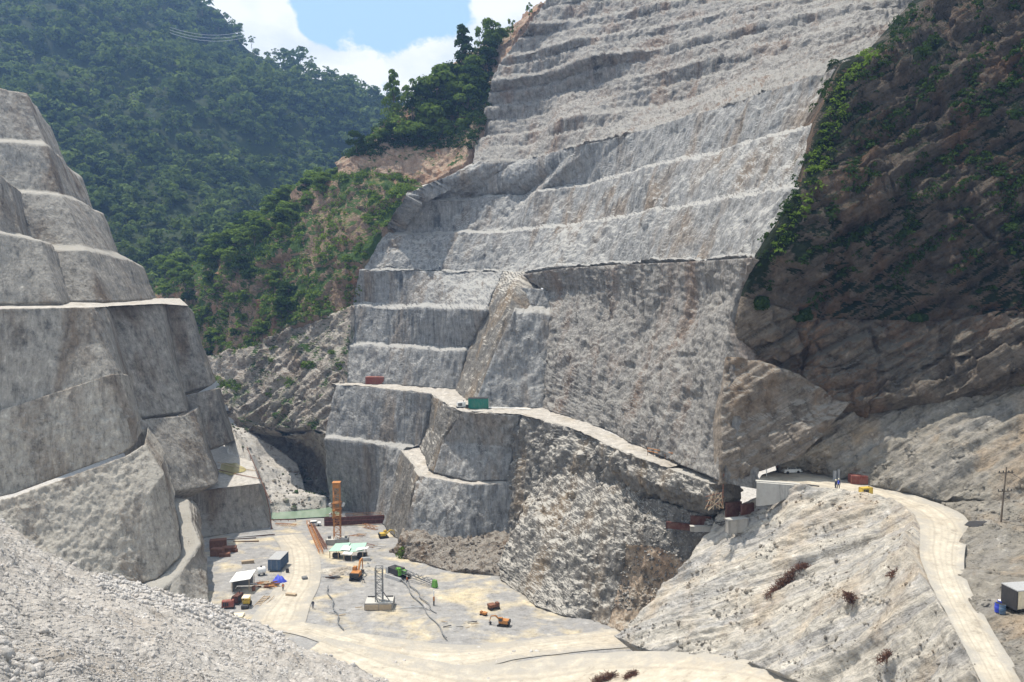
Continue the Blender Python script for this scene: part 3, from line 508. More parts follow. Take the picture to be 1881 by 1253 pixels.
def leafmat(name, a, b, tr=.3):
    m, t, o = newmat(name); at = t.new('ShaderNodeAttribute', attribute_name='tint').outputs['Fac']; oi = t.new('ShaderNodeObjectInfo').outputs['Random']
    f = t.math('ADD', t.math('MULTIPLY', at, .8), t.math('MULTIPLY', oi, .2)); c = t.mix(f, a, b)
    d = t.new('ShaderNodeBsdfDiffuse', {'Color': c}); tt = t.new('ShaderNodeBsdfTranslucent', {'Color': t.mix(.5, c, (b[0]*1.4, b[1]*1.5, b[2]))}); g = t.new('ShaderNodeMixShader', {0: tr, 1: d.outputs[0], 2: tt.outputs[0]})
    t.l.new(g.outputs[0], o.inputs[0]); return m
M['leaf'] = leafmat('leaves', (.03, .062, .013), (.17, .24, .05)); M['leafy'] = leafmat('bright_leaves', (.05, .09, .015), (.15, .22, .04)); M['leafd'] = leafmat('dark_leaves', (.012, .028, .008), (.050, .082, .022))
M['leaff'] = leafmat('forest_leaves', (.009, .028, .010), (.14, .19, .06), .3)

# ------------------------------------------------ mesh builder for made things
class MB:
    def __init__(s): s.v = []; s.f = []
    def add(s, v, f): n = len(s.v); s.v += [tuple(x) for x in v]; s.f += [tuple(i+n for i in q) for q in f]; return s
    def box(s, c, d, rz=0., top=1., rx=0., ry=0.):
        R_ = Matrix.Rotation(rz, 3, 'Z') @ Matrix.Rotation(rx, 3, 'X') @ Matrix.Rotation(ry, 3, 'Y'); c = Vector(c); b = min(d)*.06; v = []
        for z, k in ((-1, 1.), (1, top)):
            for x, y in ((-1, -1), (1, -1), (1, 1), (-1, 1)):
                for ex, ey in (((1, 0), (0, 1)) if x*y > 0 else ((0, 1), (1, 0))):     # chamfered upright edges
                    v.append(c+R_ @ Vector(((x*d[0]/2-x*b*ex)*k, (y*d[1]/2-y*b*ey)*k, z*d[2]/2)))
        n = 8; f = [tuple(range(n))[::-1], tuple(range(n, 2*n))]+[(i, (i+1) % n, n+(i+1) % n, n+i) for i in range(n)]
        return s.add(v, f)
    def tube(s, pts, r, n=6):
        pts = [Vector(p) for p in pts]; rr = r if isinstance(r, (list, tuple)) else [r]*len(pts); v = []; f = []
        for i, p in enumerate(pts):
            d = (pts[min(i+1, len(pts)-1)]-pts[max(i-1, 0)]).normalized(); a = d.orthogonal().normalized(); b = d.cross(a)
            if i and a.dot(pa) < 0 and 0: a = -a
            if i: a = (pa-d*pa.dot(d)).normalized(); b = d.cross(a)
            pa = a
            for k in range(n): v.append(p+(a*cos(2*pi*k/n)+b*sin(2*pi*k/n))*rr[i])
        for i in range(len(pts)-1):
            for k in range(n): f.append((i*n+k, i*n+(k+1) % n, (i+1)*n+(k+1) % n, (i+1)*n+k))
        f.append(tuple(range(n))[::-1]); f.append(tuple((len(pts)-1)*n+k for k in range(n))); return s.add(v, f)
    def cyl(s, p, q, r, n=14): return s.tube([p, q], r, n)
    def sheet(s, pts, th=.05):                           # a thin plate from its outline
        pts = [Vector(p) for p in pts]; n = (pts[1]-pts[0]).cross(pts[2]-pts[0]).normalized()*th; k = len(pts)
        return s.add(pts+[p-n for p in pts], [tuple(range(k)), tuple(range(k, 2*k))[::-1]]+[(i, (i+1) % k, k+(i+1) % k, k+i)[::-1] for i in range(k)])
    def build(s, name, mat, parent=None):
        me = bpy.data.meshes.new(name); me.from_pydata(s.v, [], s.f); me.materials.append(M[mat] if isinstance(mat, str) else mat); me.update()
        o = bpy.data.objects.new(name, me); COL.objects.link(o)
        if parent: o.parent = parent
        return o
def thing(name, loc, label, cat, rz=0., group=None, sc=1.):
    o = bpy.data.objects.new(name, None); COL.objects.link(o); o.location = loc; o.rotation_euler = (0, 0, rz); o.scale = (sc,)*3; o.empty_display_size = .5
    return tag(o, label, cat, group)
def copy_tree(o, parent=None):
    c = o.copy(); COL.objects.link(c); c.parent = parent
    for ch in [x for x in bpy.data.objects if x.parent == o]: copy_tree(ch, c)
    return c
def proj(Q):
    Q = np.asarray(Q, float)-np.array([0, 0, CAMZ]); x, y, z = Q[..., 0], Q[..., 1], Q[..., 2]; zc = y*cos(TH)-z*sin(TH); yc = y*sin(TH)+z*cos(TH)
    return CX+F0*x/zc, CY-F0*yc/zc

# ------------------------------------------------ vegetation
def blobleaves(C, Rr, n, size, seed=0, up=.35, flat=.75):
    """n leaf clumps round each blob centre; returns verts, quads, tint"""
    r = np.random.RandomState(seed); C = np.asarray(C, float).reshape(-1, 3); k = len(C); Rr = np.broadcast_to(Rr, (k,))
    d = r.normal(size=(k, n, 3)); d /= np.linalg.norm(d, axis=-1, keepdims=True); d[..., 2] = np.where(d[..., 2] < -.35, -d[..., 2], d[..., 2])
    rad = r.uniform(.62, 1.12, (k, n, 1)); p = C[:, None]+d*rad*Rr[:, None, None]*np.array([1, 1, flat])
    nn = d+r.normal(size=d.shape)*.55+np.array([0, 0, up]); nn /= np.linalg.norm(nn, axis=-1, keepdims=True)
    a = np.cross(nn, r.normal(size=d.shape)); a /= np.linalg.norm(a, axis=-1, keepdims=True); b = np.cross(nn, a)
    sz = (size if np.ndim(size) == 0 else np.asarray(size)[:, None, None])*r.uniform(.5, 1.3, (k, n, 1))
    a = a*sz; b = b*sz*r.uniform(.45, .9, (k, n, 1))
    V = np.stack([p-a, p-b*1.1+a*.1, p+a, p+b*.9-a*.15], 2).reshape(-1, 3); F_ = np.arange(len(V)).reshape(-1, 4)
    tn = np.repeat(np.clip(np.repeat(r.rand(k, 1)*.75, n, 1)+r.uniform(-.12, .35, (k, n)), 0, 1).reshape(-1), 4)
    return V, F_, tn
def make_tree(name, h, w_, lobes, kind, mat='leaf', seed=0, leaf=.45, dens=110):
    r = random.Random(seed); root = thing(name, (0, 0, 0), 'x', 'tree'); tb = MB(); lean = r.uniform(-.06, .06)*h
    top = .93*h if kind == 'cone' else .72*h
    pts = [(lean*(i/5)**2, r.uniform(-.1, .1), top*i/5) for i in range(6)]; tb.tube(pts, [h*.022*(1-.15*i) for i in range(6)], 7); C = []; Rr = []
    for i in range(lobes):
        u = (i+.5)/lobes; a = i*2.4+r.uniform(-.5, .5)
        if kind == 'cone': z = h*(.25+.72*u); rad = w_*.5*(1-u)**.6*(.5+.5*r.random()); lr = w_*(.30-.17*u)
        elif kind == 'open': z = h*(.45+.5*r.random()); rad = w_*.5*r.random()**.5; lr = w_*r.uniform(.10, .17)
        else: z = h*(.38+.5*(u if i % 2 else r.random())); rad = w_*.42*math.sin(pi*min(.98, .25+.6*(z/h)))*r.random()**.5; lr = w_*r.uniform(.17, .26)
        c = (lean*(z/h)**2+cos(a)*rad, sin(a)*rad, z); C.append(c); Rr.append(lr)
        if i % 2 == 0: zz = max(.1*h, z-.16*h-.3*rad); tb.tube([(lean*(zz/h)**2, 0, min(zz, top*.98)), ((c[0])*.6, c[1]*.6, (zz+z)/2), c], [h*.009, h*.006, h*.003], 4)
    tb.build('trunk', 'bark', root); V, F_, tn = blobleaves(C, np.array(Rr), dens, leaf, seed); mesh_np('crown', V, F_, M[mat], root, attr={'tint': tn}); return root
protos = [make_tree('tree', 15, 6.5, 15, 'cone', 'leafd', 1, .42, 100), make_tree('tree', 13, 9, 16, 'round', 'leaf', 2, .5, 110), make_tree('tree', 10, 8, 12, 'round', 'leafd', 3, .5, 110),
          make_tree('tree', 14, 9, 13, 'open', 'leaf', 4, .42, 70), make_tree('tree', 9, 8, 11, 'round', 'leaf', 5, .48, 100), make_tree('tree', 17, 7, 17, 'cone', 'leaf', 6, .42, 100)]
used = set()
def put_tree(k, loc, hpx, d, label, group, ws=1., rz=None):
    o = protos[k] if k not in used else copy_tree(protos[k]); used.add(k); H_ = (15, 13, 10, 14, 9, 17)[k]; s = hpx*mpp(d)/H_
    o.location = loc; o.scale = (s*ws, s*ws, s); o.rotation_euler = (0, 0, rnd.uniform(0, 6.28) if rz is None else rz); tag(o, label, 'tree', group); return o
KG = 'trees on the knoll above the red cliff'
tl = [(5, 724, 262, 335, 132, .72, 'tall narrow tree with a pointed crown at the left end of the knoll'), (0, 853, 172, 345, 122, .95, 'tall pointed tree standing out against the cloud in the middle of the knoll'),
      (1, 905, 112, 350, 76, .75, 'high round-crowned tree next to the top left of the terraced cliff'), (3, 884, 140, 346, 84, .7, 'loose leaning tree between the pointed tree and the round one near the cliff top'),
      (3, 757, 244, 335, 92, .8, 'thin airy tree with sky showing through right of the tall narrow tree'), (2, 655, 286, 330, 44, 1., 'small lone tree at the left tip of the knoll'),
      (3, 938, 84, 352, 46, .6, 'small crooked tree leaning out over the cliff edge high on the knoll'), (3, 972, 42, 352, 34, .7, 'sparse topmost tree sticking out over the cliff edge')]
for k, px, py, d, hp, ws, lab in tl: put_tree(k, P3(*D(px, py, d)), hp, d, lab, None, ws)
for px, py, d, hp, k in ((800, 222, 338, 98, 1), (775, 232, 336, 70, 2), (825, 215, 338, 86, 4), (845, 212, 335, 74, 1), (868, 190, 334, 66, 2), (835, 250, 330, 78, 2), (800, 268, 329, 76, 4), (770, 278, 328, 62, 1), (742, 276, 328, 58, 4), (812, 280, 327, 60, 1),
                         (716, 274, 328, 46, 2), (700, 272, 328, 36, 4), (858, 226, 328, 66, 1), (790, 284, 326, 48, 2), (876, 206, 328, 54, 2), (784, 246, 332, 66, 1), (755, 286, 327, 44, 2), (832, 282, 326, 46, 4), (866, 160, 338, 56, 4), (848, 270, 325, 44, 1),
                         (838, 180, 340, 62, 2), (890, 140, 340, 50, 2), (815, 190, 340, 60, 2), (905, 96, 346, 34, 4), (880, 176, 333, 44, 4), (925, 78, 350, 26, 4), (682, 276, 328, 26, 4), (668, 284, 328, 20, 2), (898, 118, 344, 40, 2), (862, 250, 325, 44, 4)):
    put_tree(k, P3(*D(px, py, d)), hp, d, 'leafy green tree crowded among others in the dense clump on the knoll', KG)
def pick(Q, test, n, seed):
    r = np.random.RandomState(seed); q = Q.reshape(-1, 3); px, py = proj(q); idx = np.where(test(px, py))[0]
    if not len(idx): print('EMPTY PICK', seed); return q[:1]
    return q[r.choice(idx, n, replace=len(idx) < n)]
def inpoly(px, py, poly):
    x = np.asarray(px); y = np.asarray(py); c = np.zeros(x.shape, bool); j = len(poly)-1
    for i in range(len(poly)):
        xi, yi = poly[i]; xj, yj = poly[j]; c ^= ((yi > y) != (yj > y)) & (x < (xj-xi)*(y-yi)/(yj-yi+1e-9)+xi); j = i
    return c
spoly = [(290, 520), (350, 462), (420, 450), (500, 395), (570, 345), (600, 332), (560, 400), (520, 440), (480, 500), (540, 520), (530, 590), (470, 630), (440, 680), (392, 695), (345, 600)]
pts = pick(SURF['spur'][0], lambda x, y: inpoly(x, y, spoly), 75, 3)
for i, p in enumerate(pts):
    d = p[1]; put_tree((1, 2, 4, 4, 1)[i % 5], Vector(p)-Vector((0, 0, 1)), rnd.uniform(22, 46), d, 'bushy green tree growing on the steep spur beside the gorge', 'trees on the green spur', 1.15)
cpoly = [(290, 525), (300, 500), (350, 455), (420, 440), (500, 390), (560, 345), (600, 330), (640, 336), (560, 385), (500, 430), (430, 480), (350, 530), (400, 600), (420, 680), (380, 690), (330, 600)]
for i, p in enumerate(pick(SURF['spur'][0], lambda x, y: inpoly(x, y, cpoly), 85, 13)): put_tree((4, 1, 4, 2)[i % 4], Vector(p)-Vector((0, 0, 1)), rnd.uniform(20, 40), p[1], 'bushy green tree growing on the steep spur beside the gorge', 'trees on the green spur', 1.25)
# low growth that nobody could count: one object per place
def growth(name, Qs, test, n, rad, size, seed, mat, nl=26):
    C = np.concatenate([pick(q, test, n, seed+i) for i, q in enumerate(Qs)]); r = np.random.RandomState(seed); R_ = r.uniform(rad*.5, rad*1.4, len(C))
    V, F_, tn = blobleaves(C+np.array([0, 0, rad*.3]), R_, nl, size, seed); o = mesh_np(name, V, F_, M[mat], attr={'tint': tn}); return tag(o, kind='stuff')
tag(growth('undergrowth', SURF['spur'], lambda x, y: (x < 760) & (y < 700) & ((perlin(np.stack([x/45, y/30, x*0], -1)) > -.12) | inpoly(x, y, spoly)), 1500, 1.5, .45, 5, 'leaf'), 'low green shrubs and creepers covering the spur', 'undergrowth')
tag(growth('undergrowth', SURF['knoll'], lambda x, y: (y < 290-(x-640)*.03) & (x < 905) & ((y < 275) | (x < 720)), 800, 1.7, .45, 6, 'leafd'), 'dark green shrubs under the trees on the knoll', 'undergrowth')
dkm_ = lambda x, y: (y < 590) & (x < 1900) & (x > 1395) & (perlin(np.stack([(x*.7+y*.7)/34, (x*.7-y*.7)/90, x*0], -1))+.5*perlin(np.stack([x/25, y/25, x*0+9], -1)) > .12+np.clip((y-480)/300, 0, .5))
tag(growth('undergrowth', SURF['shaded_cliff'], dkm_, 1700, .8, .28, 8, 'leafd', 22), 'dark shrubs clinging to the shaded natural cliff', 'undergrowth')
edge = lambda x, y: (np.abs(x-np.interp(y, [100, 160, 230, 300, 345, 400, 470], [1600, 1555, 1530, 1503, 1495, 1462, 1425])) < 16) & (y > 95) & (y < 470)
tag(growth('undergrowth', SURF['shaded_cliff'], edge, 150, .8, .25, 9, 'leafy'), 'sunlit bushes along the edge where the cliff meets the excavated wall', 'undergrowth')
tag(growth('undergrowth', SURF['gorge_slope'], lambda x, y: (perlin(np.stack([x/30, y/30, x*0+4], -1)) > .32) & (y < 730) & (x < 640), 130, 1., .35, 10, 'leaf'), 'scattered green tufts on the pale rocks of the gorge', 'undergrowth')
put_b = growth('bush', SURF['lit_slope'], lambda x, y: (np.hypot(x-1878, (y-692)*1.2) < 24), 16, .9, .25, 12, 'leafy', 60); del put_b['kind']; tag(put_b, 'bright green bush at the right edge above the lit slope', 'bush')
# the far forest: crowns over the whole mountainside
vis = lambda x, y: (x > -60) & (x < 770) & (y < 600) & (y > -60) & (y < 360+np.clip(x, 0, 300)*.8)
q = pick(SURF['mountain'][0], vis, 2300, 21); r = np.random.RandomState(22); big = np.clip(r.lognormal(1.45, .42, len(q)), 2.2, 11)*np.clip(q[:, 1]/600, .75, 1.25)
C = np.repeat(q, 5, 0)+r.normal(size=(len(q)*5, 3))*np.repeat(big, 5)[:, None]*np.array([.55, .55, .35]); C[:, 2] += np.repeat(big, 5)*r.uniform(.35, 1.5, len(C))
V, F_, tn = blobleaves(C, np.repeat(big, 5)*r.uniform(.35, .62, len(C)), 30, np.repeat(big, 5)*.17+.25, 23, .5)
tn = np.clip(tn*.5+np.repeat(np.repeat(r.rand(len(q))**2*.75, 5), 30*4), 0, 1)
fo = mesh_np('forest', V, F_, M['leaff'], attr={'tint': tn}); tag(fo, 'dense rainforest covering the far mountainside', 'forest', None, 'stuff')
# trees one can tell apart on the far ridge line
ridge = [(372, 22), (402, 52), (437, 62), (462, 82), (505, 104), (520, 106), (552, 118), (572, 124), (600, 140), (612, 144), (650, 166), (672, 178), (690, 190)]
for i, (px, py) in enumerate(ridge): put_tree((3, 4, 1, 3)[i % 4], P3(*D(px, py+7, 815)), rnd.uniform(20, 32), 815, 'small dark tree silhouetted on the ridge of the far mountain', 'ridge trees', 1.)

# ------------------------------------------------ loose stone
ico_v = []; ph = (1+5**.5)/2
for a, b in ((-1, ph), (1, ph), (-1, -ph), (1, -ph)): ico_v += [(a, b, 0), (0, a, b), (b, 0, a)]
ico_v = np.array(ico_v)/math.hypot(1, ph)
import itertools
_ed = min(np.linalg.norm(ico_v[0]-ico_v[j]) for j in range(1, 12))*1.05
ico_f = []
for a, b, c in itertools.combinations(range(12), 3):
    if max(np.linalg.norm(ico_v[a]-ico_v[b]), np.linalg.norm(ico_v[b]-ico_v[c]), np.linalg.norm(ico_v[a]-ico_v[c])) < _ed:
        n_ = np.cross(ico_v[b]-ico_v[a], ico_v[c]-ico_v[a]); ico_f.append((a, b, c) if n_@ico_v[a] > 0 else (a, c, b))
ico_f = np.array(ico_f)
def stones(name, C, S, mat, seed, label, cat='rubble'):
    r = np.random.RandomState(seed); n = len(C); v = ico_v[None]*r.uniform(.62, 1.3, (n, 12, 1))*r.uniform(.55, 1.25, (n, 1, 3))
    A = np.linalg.qr(r.normal(size=(n, 3, 3)))[0]; v = np.einsum('nij,nkj->nki', A, v)*S[:, None, None]+C[:, None]
    F_ = (ico_f[None]+(np.arange(n)*12)[:, None, None]).reshape(-1, 3); o = mesh_np(name, v, F_, mat); return tag(o, label, cat, None, 'stuff')
fgq = SURF['ground'][1]; r = np.random.RandomState(5)
c1 = pick(fgq, lambda x, y: (x > -20) & (x < 800) & (y < 1290), 21000, 31); d1 = c1[:, 1]
stones('rubble', c1, d1/F0*r.exponential(1.05, len(c1)).clip(.6, 8)+.02, M['rubble'], 32, 'pale broken stones covering the near spoil slope')
c2 = pick(fgq, lambda x, y: (np.abs(y-np.interp(x, [0, 120, 210, 300, 370, 420, 500], [985, 1052, 1075, 1095, 1118, 1150, 1175])) < 22) & (x > 180) & (x < 520), 1900, 33)
stones('rubble', c2, c2[:, 1]/F0*r.uniform(2., 6.5, len(c2)), M['rubble'], 34, 'coarser grey stones along the crest of the near slope')
c3 = pick(fgq, lambda x, y: (y > 1165+x*.8) & (x < 120), 420, 35)
stones('rubble', c3, c3[:, 1]/F0*r.uniform(5., 15, len(c3)), M['rubble'], 36, 'large bluish stones in the bottom left corner')
def strew(key, test, n, px, seed, mat='rubble', label='', which=None):
    Qs = SURF[key] if which is None else [SURF[key][which]]; c = np.concatenate([pick(q, test, n, seed+i) for i, q in enumerate(Qs)]); r = np.random.RandomState(seed)
    stones('rubble', c, c[:, 1]/F0*r.exponential(px*.5, len(c)).clip(px*.3, px*2.5), M[mat], seed+1, label)
strew('road_embankment', lambda x, y: perlin(np.stack([x/60, y/30, x*0], -1)) > .05, 3000, 2.2, 41, 'slope', 'loose stones scattered down the slope below the road')
strew('road_embankment', lambda x, y: (np.abs(y-np.interp(x, [1470, 1520, 1560, 1620], [1045, 1085, 1105, 1100])) < 12) & (x > 1470) & (x < 1640), 420, 2.8, 43, 'slope2', 'band of pale tumbled stones halfway down the road embankment')
strew('lit_slope', lambda x, y: (perlin(np.stack([x/50, y/40, x*0], -1)) > .0) & (y > 740), 1500, 2.6, 45, 'slope', 'loose stones on the slope above the road')
strew('roadside_slope', lambda x, y: (x < 1900), 1300, 2.2, 47, 'slope', 'stones on the bank to the right of the road')
strew('gorge_slope', lambda x, y: y > 560, 600, 3., 49, 'gorge', 'jumbled blocks in the gorge')
strew('rock_nose', lambda x, y: y < 1120, 1500, 1.8, 51, 'nose', 'chips standing out of the rock nose')
strew('ground', lambda x, y: (x > 690) & (x < 1000) & (y > 1190) & (y < 1250) & (perlin(np.stack([x/40, y/20, x*0], -1)) > .0), 260, 3.2, 53, 'rubble', 'white stones between the two haul roads', 0)
strew('toe_rock', lambda x, y: y > 985, 350, 3., 55, 'knob', 'fallen blocks at the foot of the buttress')
strew('gravel_bank', lambda x, y: y > 700, 500, 2.6, 57, 'gorge', 'stones on the gravel bank')
#@@PART3@@
def onsurf(px, py, keys, d):
    best = None
    for k in keys:
        for Q in SURF.get(k, []):
            x, y = proj(Q); e = np.hypot(x-px, y-py); i = np.unravel_index(e.argmin(), e.shape)
            if e[i] < 7 and (best is None or Q[i][1] < best[1]): best = Q[i]
    return Vector(best) if best is not None else P3(*D(px, py, d))
# ------------------------------------------------ made things on the pit floor and the benches
def lattice(root, h, w_, mat, bays, z0=0., r=.09, names=('mast_leg', 'bracing')):
    for sx in (-1, 1):
        for sy in (-1, 1): MB().tube([(sx*w_/2, sy*w_/2, z0), (sx*w_/2, sy*w_/2, z0+h)], r, 5).build(names[0], mat, root)
    b = MB()
    for i in range(bays):
        za, zb = z0+h*i/bays, z0+h*(i+1)/bays
        for sx in (-1, 1):
            b.tube([(sx*w_/2, -w_/2*(1 if i % 2 else -1), za), (sx*w_/2, w_/2*(1 if i % 2 else -1), zb)], r*.6, 4); b.tube([(-w_/2*(1 if i % 2 else -1), sx*w_/2, za), (w_/2*(1 if i % 2 else -1), sx*w_/2, zb)], r*.6, 4)
            b.tube([(sx*w_/2, -w_/2, zb), (sx*w_/2, w_/2, zb)], r*.6, 4); b.tube([(-w_/2, sx*w_/2, zb), (w_/2, sx*w_/2, zb)], r*.6, 4)
    b.build(names[1], mat, root)
def container(loc, L_, w_, h, mat, roofm, label, rz, name='shipping_container', group=None, doors=True):
    t = thing(name, loc, label, 'container', rz, group); b = MB()
    b.box((0, 0, h/2+.15), (L_, w_, h))
    n = int(L_/.35)
    for i in range(n):
        x = -L_/2+.25+(L_-.5)*i/max(1, n-1)
        for s in (-1, 1): b.box((x, s*w_/2, h/2+.15), (.12, .08, h*.9))
    b.build('body', mat, t); r_ = MB().box((0, 0, h+.19), (L_+.1, w_+.1, .08)); r_.build('roof', roofm, t)
    f = MB()
    for sx in (-1, 1):
        for sy in (-1, 1): f.box((sx*L_/2, sy*w_/2, h/2+.12), (.18, .18, h+.2))
    f.box((0, 0, .08), (L_+.02, w_+.02, .14)); f.build('frame', mat, t)
    if doors:
        for s in (-1, 1):
            d_ = MB().box((L_/2+.05, s*w_/4, h/2+.15), (.06, w_/2-.1, h*.9)); d = d_.build('door', mat, t); MB().tube([(L_/2+.12, s*w_/4, .3), (L_/2+.12, s*w_/4, h)], .03, 5).build('lock_bar', 'pale', d)
    return t
def excavator(loc, rz, mat, label, sc=1., name='excavator', boomup=1., cat='excavator'):
    t = thing(name, loc, label, cat, rz, None, sc)
    for s in (-1, 1):
        tr = MB(); tr.box((0, s*1.05, .42), (3.2, .5, .8)); [tr.cyl((x, s*1.05-.28, .4), (x, s*1.05+.28, .4), .4, 12) for x in (-1.45, 1.45)]; tr.build('track', 'rubber', t)
    MB().cyl((0, 0, .75), (0, 0, 1.05), .8, 16).build('turntable', 'dkm', t)
    MB().box((-.55, 0, 1.6), (2.5, 2.3, 1.05), top=.95).build('engine_cover', mat, t); MB().box((-1.85, 0, 1.55), (.5, 2.3, 1.0)).build('counterweight', 'dkm', t)
    c = MB().box((.75, .62, 2.05), (1.3, .95, 1.75), top=.92).build('cab', mat, t); g = MB().box((1.42, .62, 2.25), (.05, .75, 1.1)); g.box((.75, 1.12, 2.3), (.95, .04, .9)); g.build('window', 'glass', c)
    bm = MB(); u = boomup; bm.tube([(.9, -.15, 1.5), (2.6, -.15, 2.9+u*.7), (4.1, -.15, 2.6+u)], [.26, .3, .18], 4); bo = bm.build('boom', mat, t)
    MB().tube([(1.1, -.15, 1.2), (2.4, -.15, 2.6+u*.6)], .08, 6).build('hydraulic_ram', 'pale', bo)
    MB().tube([(4.1, -.15, 2.6+u), (4.6, -.15, 1.0)], [.2, .13], 4).build('arm', mat, t)
    k = MB().sheet([(4.2, -.6, .9), (4.2, .3, .9), (4.85, .3, .55), (4.85, -.6, .55)], .08); k.box((4.35, -.15, .55), (.6, .9, .6), top=.7, ry=.5); k.build('bucket', 'dkm', t); return t
def lit_at(px, py, z): return P3(*Z(px, py, z))

# orange lattice tower on its block
t = thing('lattice_tower', FP(620, 999), 'tall orange lattice tower standing on a grey concrete block in the pit', 'tower', .05)
MB().box((0, 0, .8), (6.0, 3.2, 1.6)).build('foundation', 'concrete', t); MB().box((-2.2, 0, 1.9), (.8, .8, .7)).build('anchor_block', 'grey', t); MB().box((2.3, .4, 1.8), (.7, .9, .5)).build('anchor_block', 'grey', t)
lattice(t, 15.6, 1.75, 'orange', 12, 1.6, .1)
b = MB(); [b.box((0, 0, z), (2.3, 2.3, .12)) for z in (7.6, 9.6, 11.6)]; [b.box((sx*1.12, sy*1.12, 9.6), (.1, .1, 4.4)) for sx in (-1, 1) for sy in (-1, 1)]; [b.box((0, sy*1.12, z), (2.3, .08, .08)) for z in (8.6, 10.6) for sy in (-1, 1)]; b.build('climbing_cage', 'orange', t)
[MB().box((s*1.75, 0, z), (.7, 1.2, .9), ry=s*.35).build('side_platform', 'pale', t) for s in (-1, 1) for z in (8.2, 11.0)]
MB().box((0, 0, 16.4), (1.9, 1.9, 1.2)).box((0, 0, 17.3), (2.2, 2.2, .2)).build('head', 'orange', t)
# short grey mast
t = thing('lattice_mast', FP(697, 1117), 'short grey lattice mast on a wide timber-fronted concrete block', 'mast', .04)
MB().box((0, .6, .8), (5.9, 4.2, 1.6)).build('foundation', 'concrete', t); MB().box((-1.4, -1.53, .75), (2.8, .1, 1.1)).box((1.4, -1.53, .75), (2.5, .1, 1.2)).build('timber_facing', 'wood', t)
lattice(t, 7.2, 1.45, 'grey', 6, 1.6, .1); MB().tube([(-.7, .7, 1.6), (-.1, -.9, 1.6)], .1, 5).build('stay', 'dkm', t); MB().tube([(.7, .7, 3.2), (2.2, -.4, 1.6)], .09, 5).build('stay', 'dkm', t); [MB().box((x, 2., 1.7), (1.6, .2, .2)).build('side_bar', 'dkm', t) for x in (-1.9, 1.9)]
# blue container, tarp, roofed shed and the clutter beside them
container(FP(503, 1050)+Vector((.2, 3.2, .1)), 6., 2.9, 2.6, 'blue', 'pale', 'blue shipping container with a pale roof standing on the pit floor', -1.62)
def heap(name, loc, sx, sy, h, mat, label, cat, seed, n=13, rz=0.):
    q = np.stack(np.meshgrid(np.linspace(-1, 1, n), np.linspace(-1, 1, n)), -1); rr = np.hypot(q[..., 0], q[..., 1]); P = np.concatenate([q*3+seed, q[..., :1]*0], -1)
    z = np.clip(1.05-rr, -.05, 1)**.6*h*(1+.6*perlin(P*1.1)+.35*perlin(P*2.7)); z = np.nan_to_num(z)-.1; V = np.stack([q[..., 0]*sx*(1+.15*perlin(P+9)), q[..., 1]*sy*(1+.15*perlin(P+19)), z], -1)
    idx = np.arange(n*n).reshape(n, n); F_ = np.stack([idx[:-1, :-1], idx[:-1, 1:], idx[1:, 1:], idx[1:, :-1]], -1).reshape(-1, 4); o = mesh_np(name, V, F_, M[mat]); o.location = loc; o.rotation_euler = (0, 0, rz); return tag(o, label, cat)
heap('tarpaulin', FP(513, 1070), 1.7, 1.3, 1.7, 'tarp', 'crumpled bright blue tarpaulin in front of the blue container', 'tarpaulin', 3)
t = thing('open_shed', FP(440, 1090)+Vector((0, 2.5, 0)), 'small open shed with a tilted white sheet roof beside the left wall', 'shed', .1)
MB().sheet([(-2.5, -2.2, 2.5), (2.0, -2.2, 3.1), (2.3, 2.6, 3.5), (-2.0, 2.6, 3.0)], .1).build('roof', 'white', t)
for x, y, z in ((-2., -1.8, 2.45), (1.7, -1.8, 2.9), (-1.7, 2.2, 2.8), (1.9, 2.2, 3.2)): MB().box((x, y, z/2), (.14, .14, z)).build('post', 'wood', t)
MB().box((-.1, 2.1, 1.3), (3.6, .1, 2.5)).box((-1.9, .2, 1.1), (.1, 3.6, 2.2)).build('wall', 'grey', t)
def tank(loc, label, mat, rz, r=.8, L_=2.2):
    t = thing('water_tank', loc, label, 'tank', rz); MB().tube([(-L_/2, 0, r+.3), (-L_/2+.15, 0, r+.3), (L_/2-.15, 0, r+.3), (L_/2, 0, r+.3)], [r*.7, r, r, r*.7], 16).build('barrel', mat, t)
    for x in (-L_*.3, L_*.3): MB().box((x, 0, .25), (.2, r*1.6, .5)).build('cradle', 'dkm', t)
    MB().cyl((0, 0, 2*r+.25), (0, 0, 2*r+.5), .25, 10).build('hatch', 'dkm', t); return t
tank(FP(480, 1056), 'stubby white tank lying between the shed and the blue container', 'white', .6, .85, 2.0)
def pile(name, loc, n, L_, mats, label, cat, spread=(2., 1.2), seed=0, r=.1, rz=0., pn='pipe'):
    t = thing(name, loc, label, cat, rz); q = random.Random(seed)
    for i in range(n):
        a = q.uniform(-.5, .5); l = L_*q.uniform(.5, 1.); c = Vector((q.uniform(-1, 1)*spread[0], q.uniform(-1, 1)*spread[1], r+.25*(i % 4)*r*6+.02)); d = Vector((cos(a), sin(a), q.uniform(-.08, .15)))*l/2
        MB().tube([c-d, c+d], r*q.uniform(.7, 1.3), 6).build(pn, mats[i % len(mats)], t)
    return t
pile('scrap_pile', FP(478, 1077), 9, 2.6, ('wood', 'pale', 'rust'), 'pile of timber and steel offcuts right of the white roofed shed', 'scrap pile', (1.5, 1.2), 5, .17)
pile('scrap_pile', FP(495, 1078), 12, 2.4, ('rust', 'orange', 'wood'), 'rusty red and orange scrap heaped just left of the blue tarpaulin', 'scrap pile', (1.5, 1.2), 6, .18)
